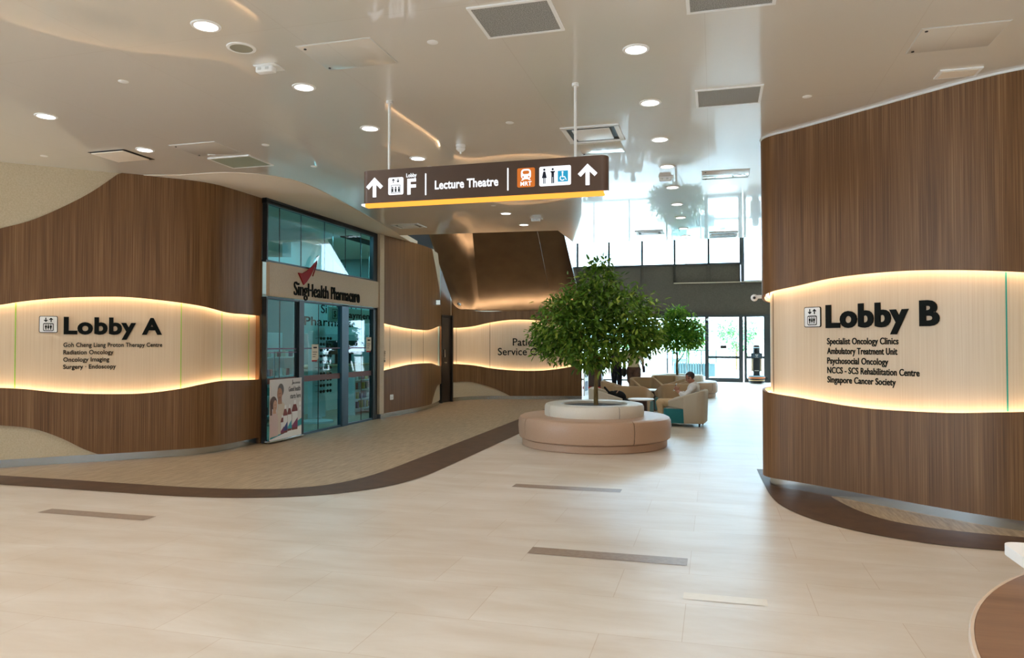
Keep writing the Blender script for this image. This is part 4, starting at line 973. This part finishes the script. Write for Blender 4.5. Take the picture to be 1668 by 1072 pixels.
cl1 = [(-.50, .0, 1.83-Z0, .50, .55, .46), (-.60, .1, 1.52-Z0, .42, .45, .26), (-.02, .05, 2.08-Z0, .55, .6, .50), (.05, .0, 2.50-Z0, .36, .36, .30), (.48, .05, 2.02-Z0, .46, .5, .44), (.50, -.05, 1.62-Z0, .46, .5, .34),
       (.0, -.25, 1.42-Z0, .50, .45, .27), (.72, .1, 1.76-Z0, .30, .4, .38), (-.85, .1, 1.72-Z0, .22, .3, .20), (-.15, -.3, 1.72-Z0, .55, .35, .4), (-.02, 0, 1.27-Z0, .34, .3, .14), (-.38, 0, 2.16-Z0, .34, .35, .26), (.05, 0, 2.78-Z0, .2, .2, .12), (.78, 0, 1.58-Z0, .24, .3, .22)]
tr = [(0.0, 0, .012), (.0, 0, .25), (.01, 0, .5), (.0, .0, .8), (.03, 0, 1.1), (.0, 0, 1.35)]
brs = [[(.0, 0, .55), (.18, -.05, .75), (.42, -.05, 1.0), (.6, 0, 1.2)], [(.0, 0, .7), (-.2, .02, .95), (-.45, .05, 1.15), (-.62, .05, 1.3)], [(.02, 0, 1.1), (.16, .05, 1.4), (.3, .05, 1.6)], [(.0, 0, 1.25), (-.08, 0, 1.6), (.03, 0, 2.0)], [(.0, 0, .85), (.1, .25, 1.1), (.15, .4, 1.35)], [(.01, 0, .75), (-.12, -.2, .95), (-.2, -.35, 1.15)]]
tree(-1.77, 11.37, Z0, 'big leafy green tree growing from the foreground round bench', cl1, 9500, .10, M['leaf'], tr, brs, 7, .036)
cl2 = [(-.1, 0, 1.75-Z0, .70, .6, .42), (.0, 0, 2.25-Z0, .48, .48, .36), (-.38, 0, 1.95-Z0, .40, .4, .32), (.42, 0, 1.95-Z0, .42, .4, .34), (.0, -.1, 2.48-Z0, .28, .28, .2), (-.5, 0, 1.7-Z0, .3, .3, .2), (.4, -.1, 1.62-Z0, .36, .3, .22)]
tr2 = [(0, 0, .012), (-.01, 0, .3), (.0, 0, .6), (-.03, 0, .9), (-.02, 0, 1.3)]
brs2 = [[(-.01, 0, .38), (.12, 0, .55), (.25, 0, .8), (.35, 0, 1.1)], [(-.0, 0, .62), (-.14, 0, .8), (-.3, 0, 1.1)], [(-.02, 0, .9), (.08, .1, 1.3), (.1, .1, 1.7)]]
tree(-1.06, 22.5, Z0, 'smaller bright green tree standing farther back near the entrance doors', cl2, 4200, .13, M['leaf_window_lit'], tr2, brs2, 11, .04)

# ------------------------------------------------------------------ tub armchairs
def arm_profile():
    """plan of the outer shell, from the front end of one arm round the back"""
    P = [(.30, -.34), (.1, -.345), (-.1, -.35), (-.2, -.35)]
    for k in range(1, 8): a = -PI/2-PI/2*k/8; P.append((-.2+.15*math.cos(a), -.2+.15*math.sin(a)))
    P += [(-.35, -.2), (-.352, -.07), (-.352, .07), (-.35, .2)]
    for k in range(1, 8): a = PI-PI/2*k/8; P.append((-.2+.15*math.cos(a), .2+.15*math.sin(a)))
    P += [(-.2, .35), (-.1, .35), (.1, .345), (.30, .34)]
    return P
def make_chair(fab):
    t = thing('armchair', 'x', 'armchair', group='tub armchairs around the lounge tables')
    P = arm_profile(); n = len(P); P2 = cr([P[0], (.2, -.343), P[1], (.03, -.346), (.012, -.3465), P[2], *P[3:-3], P[-3], (.012, .3465), (.03, .346), P[-2], (.2, .343), P[-1]], 3)
    rows = []
    L = [tuple(p) for p in P2]
    for i, (x, y) in enumerate(L):
        a = L[max(0, i-1)]; c = L[min(len(L)-1, i+1)]; tx, ty = c[0]-a[0], c[1]-a[1]; q = math.hypot(tx, ty); nx, ny = ty/q, -tx/q   # outward
        if x*nx+y*ny < 0: nx, ny = -nx, -ny
        k = min(1, max(0, (x+.32)/.62)); zt = .68-.19*k**1.1
        zb = .065 if x < .02 else min(.38, .33+.05*(x-.02)/.28)
        fl = .02
        th = .085
        sec = [(-.012, zb), (0, zb+.012), (fl, zt-.03), (fl-.012, zt-.008), (fl-.04, zt), (fl-th+.012, zt-.008), (fl-th, zt-.03), (-th, zb+.012), (-th+.012, zb)]
        rows.append([(x+nx*o, y+ny*o, z) for o, z in sec])
    b = MB(); V = b.grid(rows, close_u=True); b.cap(V[0]); b.cap(V[-1][::-1]); b.build('shell', fab, t)
    b = MB(); b.box((.06, 0, .29), (.62, .50, .10), bev=.03); b.build('seat_cushion', fab, t)
    b = MB()
    pl = rrect(-.24, -.335, .40, .335, .06); b.prism(pl, .065, .33); b.build('base', M['teal'], t, label='teal upholstered base')
    for sx in (-.26, .33):
        for sy in (-.25, .25):
            b = MB(); b.cyl((sx, sy, 0), (sx, sy, .068), .016, .02, 10); b.build('leg', M['black'], t)
    return t
ch1 = make_chair(M['fabric_lit_grey']); ch2 = make_chair(M['fabric'])
def place(o, x, y, deg, label): o.location = (x, y, 0); o.rotation_euler = (0, 0, R(deg)); o['label'] = label
place(ch1, -.50, 14.43, 174, 'tub armchair toned grey by the light with teal base in which the man sits')
o = copy_tree(ch1); place(o, -2.03, 14.6, 4, 'tub armchair toned grey by the light behind the foreground bench, black backpack on its seat')
place(ch2, -1.64, 15.62, 78, 'tan tub armchair seen from behind, just behind the backpack chair')
for x, y, a, l in ((-2.22, 17.4, 8, 'leftmost tan tub armchair of the second lounge group'), (-1.67, 19.2, -60, 'tan tub armchair before the walking person in brown shorts'), (-1.31, 20.45, -88, 'farthest tan tub armchair directly in front of the distant planter'),
                   (-.86, 16.75, 112, 'tan tub armchair seen from behind, beside the seated man'), (-.92, 18.6, -165, 'tan tub armchair behind the one nearest the seated man')):
    o = copy_tree(ch2); place(o, x, y, a, l)
def table(x, y, r, label):
    t = thing('side_table', label, 'table', (x, y, 0), 0, 'round lounge tables')
    b = MB(); b.lathe([(.0001, .462), (r-.015, .462), (r, .472), (r, .482), (r-.008, .49), (.0001, .49)], seg=40); b.build('tabletop', M['white'], t)
    b = MB(); b.lathe([(.0001, 0), (.15, 0), (.15, .01), (.135, .03), (.12, .44), (.14, .46), (.0001, .461)], seg=32); b.build('pedestal', mat('dark wine pedestal', srgb(60, 34, 32), .4), t, label='dark wine-brown drum pedestal')
table(-1.37, 14.42, .25, 'round white-topped table between the seated man and the backpack chair')
table(-1.42, 17.35, .3, 'round white-topped table of the second lounge group')
# black backpack lying on the left chair
t = thing('backpack', 'black backpack slumped on the seat of the left armchair', 'bag', (-1.84, 14.53, .345), R(12))
bk = noise_mix(mat('black nylon', (.006, .006, .007), .8, spec=.2), (.004, .004, .005), (.01, .01, .011), 60, bump=.2)
b = MB(); b.ell((0, 0, .14), (.18, .14, .15), 20); b.ell((-.1, .0, .16), (.11, .11, .12), 16)
for v in b.bm.verts: v.co.z = max(v.co.z, .0)
b.build('bag_body', bk, t); b = MB(); b.ell((.16, -.06, .08), (.09, .10, .06), 14); b.build('front_pocket', bk, t)
b = MB(); b.tube([(-.12, -.05, .22), (-.20, -.07, .29), (-.25, -.05, .35), (-.24, .02, .34), (-.15, .05, .24)], .02, 8); b.build('strap', bk, t)
b = MB(); b.tube([(-.02, -.1, .24), (.02, -.04, .29), (.06, .03, .24)], .012, 8); b.build('carry_handle', mat('tan webbing', srgb(150, 120, 96), .7), t, label='tan carry handle')

# ------------------------------------------------------------------ people
skin_m = noise_mix(mat('skin', srgb(170, 118, 92), .5), srgb(164, 112, 86), srgb(176, 124, 98), 20)
hair_m = mat('dark hair', srgb(40, 30, 28), .6)
def remesh(b, name, m, parent, vox=.009, smooth=6):
    me = bpy.data.meshes.new('tmp'); bmesh.ops.recalc_face_normals(b.bm, faces=b.bm.faces[:]); b.bm.to_mesh(me); b.bm.free()
    o = bpy.data.objects.new('tmp', me); col.objects.link(o)
    r = o.modifiers.new('r', 'REMESH'); r.mode = 'VOXEL'; r.voxel_size = vox
    sm = o.modifiers.new('s', 'SMOOTH'); sm.factor = .5; sm.iterations = smooth
    dg = bpy.context.evaluated_depsgraph_get(); e = o.evaluated_get(dg)
    m2 = bpy.data.meshes.new_from_object(e); m2.name = name
    bpy.data.objects.remove(o); m2.materials.clear(); m2.materials.append(m)
    m2.polygons.foreach_set('use_smooth', [True]*len(m2.polygons))
    o = bpy.data.objects.new(name, m2); col.objects.link(o)
    if parent: o.parent = parent
    return o
def chain(b, pts, rs):
    for i in range(len(pts)-1): b.capsule(pts[i], pts[i+1], rs[i], rs[i+1])
def head(b, c, fwd, tilt, s=1):
    """skull, jaw, nose, ears; fwd = horizontal facing, tilt = nod down (rad)"""
    f = Vector(fwd).normalized(); u = Vector((0, 0, 1)); f2 = (f*math.cos(tilt)-u*math.sin(tilt)); u2 = (u*math.cos(tilt)+f*math.sin(tilt)); l = u2.cross(f2)
    Mx = Matrix((f2, l, u2)).transposed(); c = Vector(c); P = lambda x, y, z: c+Mx@Vector((x*s, y*s, z*s))
    b.ell(P(-.012, 0, .03), (.095*s, .074*s, .088*s), 20, Mx); b.ell(P(.02, 0, -.03), (.062*s, .058*s, .082*s), 18, Mx); b.ell(P(.05, 0, -.085), (.03*s, .034*s, .026*s), 12, Mx)
    b.capsule(P(.08, 0, .015), P(.100, 0, -.022), .010*s, .015*s, 10); b.ell(P(.075, 0, -.058), (.014*s, .026*s, .010*s), 10, Mx); b.ell(P(.068, 0, .03), (.018*s, .05*s, .012*s), 12, Mx)
    for y in (-1, 1): b.ell(P(-.015, y*.076, -.008), (.022*s, .009*s, .034*s), 10, Mx)
    return P, Mx
def face_bits(P, Mx, t, s=1):
    b = MB()
    for y in (-1, 1):
        b = MB(); b.ell(P(.074, y*.03, .01), (.010*s, .012*s, .008*s), 10, Mx); b.build('eye', mat('eye', (.05, .04, .035), .2), t)
        b = MB(); b.capsule(P(.083, y*.018, .034), P(.074, y*.046, .032), .005*s, .004*s, 8); b.build('eyebrow', hair_m, t)
    b = MB(); b.capsule(P(.084, -.022, -.060), P(.084, .022, -.060), .005*s, .005*s, 8); b.build('lips', mat('lips', srgb(140, 82, 74), .5), t)
def hair(P, Mx, t, s=1, back=.0, name='hair', m=None, low=-.02):
    b = MB(); b.ell(P(-.018, 0, .035), (.101*s, .083*s, .094*s), 22, Mx)
    inv = Mx.inverted(); c = P(0, 0, 0)
    kill = [v for v in b.bm.verts if (lambda q: q.x > .035*s and q.z < .085*s or q.z < (low if q.x < -.02*s else .01)*s-.03*s)(inv@(v.co-c))]
    bmesh.ops.delete(b.bm, geom=kill, context='VERTS')
    o = b.build(name, m or hair_m, t); md = o.modifiers.new('thick', 'SOLIDIFY'); md.thickness = .012*s; md.offset = -1; return o
def hand(b, wrist, d, palm_n, s=1, curl=.6, side=1):
    """palm, four unequal curled fingers, thumb from the side of the palm"""
    d = Vector(d).normalized(); n_ = Vector(palm_n); n_ = (n_-d*n_.dot(d)).normalized(); l = d.cross(n_)*side; w = Vector(wrist)
    for k in range(4):
        y = (-.03+.02*k)*s; base = w+d*.085*s+l*y; b.capsule(w+d*.01*s+l*y*.6, base, .014*s, .012*s, 8)
        ln = (.032, .04, .043, .036)[k]*s; p = base; a = .25*curl
        for j in range(3):
            a += curl*.75; q = p+(d*math.cos(a)+n_*math.sin(a))*ln*(1-.18*j); b.capsule(p, q, .0095*s, .0085*s, 8); p = q
    p = w+d*.025*s+l*.03*s; q = p+(d*.6+l*.7+n_*.3).normalized()*.04*s; b.capsule(p, q, .014*s, .011*s, 8); b.capsule(q, q+(d*.8+l*.15+n_*.6).normalized()*.035*s, .0105*s, .009*s, 8)
def shoe(b, ank, d, s=1):
    a = Vector(ank); d = Vector(d).normalized(); a0 = Vector((a.x, a.y, .035*s)); b.capsule(a0-d*.04*s, a0+d*.13*s, .036*s, .03*s, 12); b.capsule(a, a0, .04*s, .038*s, 12)
    for v in b.bm.verts: v.co.z = max(v.co.z, .001)

# seated man, drawn facing +x then turned to face left
sm_t = thing('person', 'seated man in white shirt and khaki trousers looking down at his phone', 'person', (-.50, 14.43, 0), R(174))
b = MB(); s_ = .92
hip = [(.06, y*.085, .425) for y in (-1, 1)]; knee = [(.53, -.10, .42), (.50, .13, .43)]; ank = [(.50, -.10, .09), (.44, .14, .09)]
b.ell((.02, 0, .45), (.12, .155, .09)); b.ell((-.06, 0, .55), (.10, .14, .14)); b.ell((-.12, 0, .68), (.10, .155, .13))
chain(b, [(-.14, 0, .74), (-.10, 0, .835)], [.055, .048])
for i in (0, 1): chain(b, [hip[i], knee[i], ank[i]], [.075, .052, .036]); b.capsule(ank[i], Vector(ank[i])+Vector((.12, 0, -.05)), .034, .028)
sh = [(-.15, -.165, .735), (-.15, .165, .735)]; elb = [(-.0, -.215, .55), (.0, .215, .56)]; wr = [(.17, -.05, .64), (.17, .06, .64)]
for i in (0, 1): chain(b, [sh[i], elb[i], wr[i]], [.048, .038, .026])
hand(b, wr[0], (.55, .25, .75), (-.4, .9, .1), s_, .7, 1); hand(b, wr[1], (.55, -.2, .75), (-.4, -.9, .1), s_, .7, -1)
P, Mx = head(b, (-.055, 0, .905), (1, 0, 0), .42, .88)
remesh(b, 'body', skin_m, sm_t, .0075, 4)
face_bits(P, Mx, sm_t, .88); hair(P, Mx, sm_t, .88, name='short_hair')
b = MB(); b.ell((-.05, 0, .54), (.118, .16, .15)); b.ell((-.12, 0, .675), (.12, .178, .14)); b.ell((.0, 0, .48), (.12, .165, .08))
for i in (0, 1): chain(b, [sh[i], Vector(sh[i]).lerp(Vector(elb[i]), 1), Vector(elb[i]).lerp(Vector(wr[i]), .55)], [.068, .056, .046])
chain(b, [(-.14, 0, .74), (-.125, 0, .79)], [.075, .06])
remesh(b, 'shirt', noise_mix(mat('white shirt cloth', srgb(218, 218, 216), .8), srgb(208, 208, 208), srgb(228, 228, 226), 14, bump=.2), sm_t, .012, 6)
b = MB(); b.ell((.03, 0, .43), (.135, .172, .083))
for i in (0, 1): chain(b, [hip[i], knee[i], (ank[i][0], ank[i][1], .10)], [.08, .07, .06])
remesh(b, 'trousers', noise_mix(mat('khaki cloth', srgb(196, 166, 126), .85), srgb(186, 156, 116), srgb(204, 176, 136), 14, bump=.2), sm_t, .012, 6)
for i in (0, 1):
    b = MB(); shoe(b, ank[i], (1, 0, 0), .9); b.build('shoe', M['black'], sm_t)
t = thing('phone', 'dark mobile phone held up in the seated man\'s hands', 'phone', (-.50, 14.43, 0), R(174))
b = MB(); b.box((.225, .0, .715), (.010, .075, .15), bev=.004, rot=Matrix.Rotation(R(-22), 3, 'Y')); b.build('phone_case', M['screen'], t)

def walker(x, y, rz, label, H, top_m, leg_m, shorts, long_hair, step=.12, build=1.0):
    """standing walker seen from behind, facing +y in local space"""
    t = thing('person', label, 'person', (x, y, 0), rz); k = H/1.7; w = build
    V3 = lambda a, c, e: Vector((a*k*w, c*k, e*k))
    hips = [V3(-.09, 0, .90), V3(.09, 0, .90)]; kn = [V3(-.095, .10+step*.3, .50), V3(.095, .02, .49)]; an = [V3(-.09, step, .085), V3(.095, -step, .11)]
    b = MB(); b.ell(V3(0, 0, .95), (.155*k*w, .11*k, .12*k)); b.ell(V3(0, 0, 1.12), (.14*k*w, .10*k, .16*k)); b.ell(V3(0, .0, 1.30), (.165*k*w, .105*k, .15*k))
    chain(b, [V3(0, 0, 1.40), V3(0, .02, 1.50)], [.055*k, .05*k])
    for i in (0, 1): chain(b, [hips[i], kn[i], an[i]], [.085*k*w, .055*k*w, .036*k]); b.capsule(an[i], an[i]+V3(0, .13, -.055), .034*k, .028*k)
    shd = [V3(-.185, 0, 1.38), V3(.185, 0, 1.38)]; el = [V3(-.25, -.03, 1.12), V3(.25, -.03, 1.12)]; wrs = [V3(-.25, .08, .90), V3(.25, .08, .90)]
    for i in (0, 1): chain(b, [shd[i], el[i], wrs[i]], [.05*k, .04*k, .027*k])
    hand(b, wrs[0], (0, .2, -1), (1, 0, 0), k, .4, -1); hand(b, wrs[1], (0, .2, -1), (-1, 0, 0), k, .4, 1)
    P, Mx = head(b, V3(0, .03, 1.60), (0, 1, 0), .08, k); remesh(b, 'body', skin_m, t, .010, 4); face_bits(P, Mx, t, k)
    hair(P, Mx, t, k, low=-.07 if long_hair else -.03)
    b = MB(); b.ell(V3(0, 0, 1.0), (.17*k*w, .125*k, .13*k)); b.ell(V3(0, 0, 1.15), (.158*k*w, .118*k, .17*k)); b.ell(V3(0, 0, 1.30), (.182*k*w, .122*k, .15*k)); chain(b, [V3(0, 0, 1.38), V3(0, .01, 1.44)], [.085*k, .065*k])
    for i in (0, 1): chain(b, [shd[i], shd[i].lerp(el[i], .8)], [.068*k, .06*k])
    remesh(b, 'top', top_m, t, .014, 6)
    b = MB(); b.ell(V3(0, 0, .93), (.168*k*w, .13*k, .12*k))
    for i in (0, 1):
        if shorts: chain(b, [hips[i], hips[i].lerp(kn[i], .82)], [.11*k*w, .10*k*w])
        else: chain(b, [hips[i], kn[i], an[i]], [.10*k*w, .075*k*w, .058*k])
    remesh(b, 'shorts' if shorts else 'trousers', leg_m, t, .014, 6)
    for i in (0, 1):
        b = MB(); a = an[i]; a0 = Vector((a.x, a.y, .04)); b.capsule(a0-Vector((0, .04, 0)), a0+Vector((0, .14, 0)), .038, .032); b.capsule(a, a0, .04, .04)
        for v in b.bm.verts: v.co.z = max(v.co.z, .002)
        b.build('shoe', M['black'], t)
    return t, V3
wt, V3 = walker(-2.61, 20.45, R(-6), 'walking woman in a dark plum top and navy trousers behind the tree', 1.52, mat('plum cloth', srgb(52, 24, 58), .8), mat('navy cloth', srgb(20, 26, 42), .8), False, True)
t = thing('shoulder_bag', 'black shoulder bag hanging at the right hip of the woman in plum', 'bag', (-2.39, 20.37, .62), R(-6))
b = MB(); b.ell((0, 0, .16), (.07, .13, .15), 18); b.build('bag_body', M['black'], t); b = MB(); b.tube([(0, -.08, .27), (-.02, -.05, .5), (-.10, .0, .68), (-.06, .06, .5), (0, .09, .27)], .011, 8); b.build('strap', M['black'], t)
wt, V3 = walker(-2.15, 20.6, R(4), 'walking person in a pale yellow top and brown shorts behind the tree', 1.58, noise_mix(mat('pale yellow cloth', srgb(226, 212, 172), .8), srgb(218, 204, 164), srgb(232, 220, 182), 12), noise_mix(mat('brown cloth', srgb(116, 88, 78), .85), srgb(106, 80, 70), srgb(126, 98, 88), 12), True, False, build=1.08)
t = thing('shoulder_bag', 'small dark crossbody pouch at the hip of the person in brown shorts', 'bag', (-1.86, 20.52, .76), R(4))
b = MB(); b.box((0, 0, .09), (.06, .15, .18), bev=.02); b.build('bag_body', mat('dark plum leather', srgb(44, 24, 44), .5), t); b = MB(); b.tube([(-.03, 0, .17), (-.12, -.1, .34), (-.24, -.13, .52), (-.36, -.1, .64)], .012, 8); b.build('strap', M['black'], t)

# ------------------------------------------------------------------ kiosk, delivery robot, bin
t = thing('display_cabinet', 'dark brown cabinet with a red foot strip left of the walking people', 'cabinet', (-4.02, 25.3, 0))
b = MB(); b.box((0, 0, .62), (.62, .5, 1.08), bev=.01); b.build('body', mat('dark brown laminate', srgb(62, 36, 26), .5), t); b = MB(); b.box((0, -.02, .04), (.66, .52, .08)); b.build('red_foot', mat('red laminate', srgb(190, 24, 20), .5), t)
b = MB(); b.box((0, 0, 1.19), (.66, .54, .05), bev=.01); b.build('worktop', M['white'], t)
b = MB(); b.box((.05, -.25, 1.0), (.18, .006, .14)); b.build('white_sticker', M['white'], t); b = MB(); b.box((.2, -.25, 1.0), (.1, .007, .14)); b.build('red_sticker', red, t)
t = thing('service_robot', 'black delivery robot with an orange striped round base beside the entrance', 'robot', (1.60, 30.35, 0))
navy_r = mat('dark navy shell', srgb(20, 28, 38), .35)
b = MB(); b.lathe([(.0001, .02), (.28, .02), (.30, .05), (.30, .18), (.0001, .19)], seg=36); b.build('drive_base', navy_r, t)
b = MB(); b.lathe([(.302, .11), (.305, .115), (.305, .135), (.302, .14)], seg=36); b.build('yellow_stripe', mat('pale yellow stripe', srgb(230, 200, 150), .4), t)
b = MB(); b.lathe([(.0001, .19), (.315, .19), (.325, .22), (.32, .26), (.0001, .265)], seg=36); b.build('orange_bumper', mat('orange bumper', srgb(206, 120, 70), .4), t)
b = MB(); b.lathe([(.0001, .266), (.31, .266), (.30, .30), (.0001, .31)], seg=36); b.build('blue_light_ring', emis('pale blue ring light', (.4, .8, 1), .9), t)
b = MB(); b.box((0, 0, .68), (.25, .22, .8), bev=.04); b.build('column', navy_r, t)
for x in (-.16, .16):
    b = MB(); b.box((x, 0, .78), (.07, .2, .62), bev=.02); b.build('side_pillar', mat('beige shell', srgb(196, 176, 150), .45), t)
b = MB(); b.box((0, -.06, 1.08), (.42, .24, .22), bev=.04); b.build('screen_housing', navy_r, t)
b = MB(); b.box((0, -.183, 1.08), (.34, .008, .15), bev=.002); b.build('screen', emis('bluish grey display', (.10, .16, .2), .8), t)
f = lambda x, z, dd: (x, -.187-dd, z)
b = MB()
for P in ([(-.06, 1.13), (.06, 1.13), (.05, 1.12), (-.05, 1.12)], [(-.05, 1.11), (-.03, 1.11), (0, 1.075), (.03, 1.11), (.05, 1.11), (0, 1.05)], [(-.05, 1.03), (.05, 1.03), (.06, 1.02), (-.06, 1.02)]): b.poly(f, P, 0, .003)
b.build('display_symbol', M['white'], t, smooth=0)
b = MB(); b.lathe([(.0001, 1.08), (.13, 1.08), (.13, 1.38), (.0001, 1.38)], seg=28); b.build('neck', navy_r, t)
b = MB(); b.lathe([(.132, 1.38), (.135, 1.385), (.135, 1.41), (.132, 1.415), (.0001, 1.416)], seg=28); b.build('light_band', emis('pale cyan band', (.5, .85, .95), 1), t)
b = MB(); b.lathe([(.13, 1.417), (.125, 1.46), (.09, 1.50), (.0001, 1.51)], seg=28); b.build('head_dome', mat('brown dome', srgb(70, 50, 46), .3), t)
b = MB(); b.box((0, -.112, .5), (.16, .008, .03)); b.build('tray_slot', M['grey'], t)
b = MB(); b.cyl((.36, -.05, .2), (.36, .0, .2), .055, seg=20); b.cyl((.3, -.02, .2), (.36, -.02, .2), .015); b.build('guide_wheel', navy_r, t)

# ------------------------------------------------------------------ reception desk in the right corner
t = thing('reception_desk', 'round wooden desk top in the lower right corner', 'desk', (2.3, 1.96, 0))
hw = noise_mix(mat('red brown desk wood', srgb(142, 100, 74), .4), srgb(104, 72, 54), srgb(134, 98, 74), 1, mp=(1.2, 14, 1), detail=6)
b = MB(); b.lathe([(.0001, .712), (1.645, .712), (1.645, .722), (.0001, .7225)], seg=128); b.build('worktop', hw, t)
b = MB(); b.lathe([(1.60, .672), (1.655, .672), (1.66, .68), (1.66, .716), (1.655, .7215), (1.646, .7215), (1.646, .69)], seg=128); b.build('edge_band', mat('pale edge band', srgb(196, 172, 150), .4), t, label='pale edge band')
b = MB(); b.lathe([(.0001, 0), (1.25, 0), (1.25, .70), (.0001, .711)], seg=96); b.build('desk_body', hw, t)
t = thing('reception_counter', 'white counter top with rounded corner above the round wooden desk', 'desk', (1.08, 2.2, 0))
b = MB(); b.prism([(x, y) for x, y in rrect(0, 0, 1.6, 1.11, .05, 6)], .735, .775); b.build('worktop', M['white'], t)
b = MB(); b.box((.9, .55, .73), (.5, .5, .008)); b.build('support_pad', M['grey'], t)

# ------------------------------------------------------------------ outdoors
b = MB(); b.prism([(-60, 31.5), (60, 31.5), (60, 140), (-60, 140)], -.3, -.04); b.build('ground', mat('pale paving', srgb(210, 208, 200), .7), kind='structure')
for i, (x, w_, l) in enumerate(((-9.0, 1.5, 'leftmost sunlit shrub outside the glass'), (-4.9, 1.5, 'sunlit shrub outside behind the walking people'), (-1.5, 1.3, 'sunlit shrub outside behind the smaller tree'), (1.3, 1.05, 'sunlit shrub outside the left entrance door'), (4.2, 1.2, 'sunlit shrub outside behind the robot'))):
    t = thing('shrub', l, 'shrub', (x, 46+.5*(i % 2), -.04), 0, 'shrubs outside the entrance')
    leaves_mesh('foliage', [(0, 0, 1.9, w_, .8, 1.0), (-.6, 0, 2.6, w_*.55, .7, .7), (.7, 0, 2.4, w_*.5, .7, .8)], 1300, .22, M['leaf_out'], t, 20+i, .2)
    b = MB(); b.cyl((0, 0, 0), (0, 0, 1.6), .06); b.build('stem', M['bark'], t)
t = thing('low_wall', 'long pale low wall outside behind the walking people', 'wall', (-3.0, 37, -.04)); b = MB(); b.box((0, 0, .42), (3.4, .4, .84)); b.build('wall_body', mat('pale render', srgb(206, 210, 212), .8), t, smooth=0); b = MB(); b.box((0, 0, .87), (3.5, .5, .06), bev=.01); b.build('coping', M['white'], t)
t = thing('glass_balustrade', 'pale teal glass balustrade outside beside the smaller tree', 'balustrade', (-1.9, 35.6, -.04))
b = MB(); b.box((1.0, 0, .98), (2.0, .02, .56)); b.build('glass_panel', glass('pale teal glass', (.62, .85, .85)), t, smooth=0)
b = MB(); b.box((1.0, 0, 1.28), (2.0, .06, .04)); b.build('handrail', M['steel'], t)
for x in (0, .66, 1.33, 2.0):
    b = MB(); b.box((x, 0, .64), (.04, .04, 1.28)); b.build('post', M['steel'], t)
b = MB()
for k in range(14): b.box((.12+.12*k, .1, .36), (.06, .05, .68))
b.box((1.0, .14, .36), (1.9, .03, .6)); b.build('slatted_base', mat('grey teal slats', srgb(96, 124, 128), .5), t, smooth=0)
for x, y, w_, h_, l in ((-16, 118, 18, 46, 'pale high-rise far outside left of centre'), (4, 126, 15, 40, 'pale high-rise far outside right of centre'), (20, 120, 14, 44, 'pale high-rise far outside at the right')):
    t = thing('high_rise', l, 'building', (x, y, -.04), 0, 'high-rises outside'); b = MB(); b.box((0, 0, h_/2), (w_, 10, h_)); b.build('tower_body', mat('white facade', srgb(236, 240, 244), .8), t, smooth=0)
    gm = mat('pale blue window glass', srgb(170, 196, 214), .3)
    for k in range(int(h_/4)):
        b = MB(); b.box((0, -5.02, 3+4*k), (w_*.9, .06, 1.6)); b.build('window_band', gm, t, smooth=0)
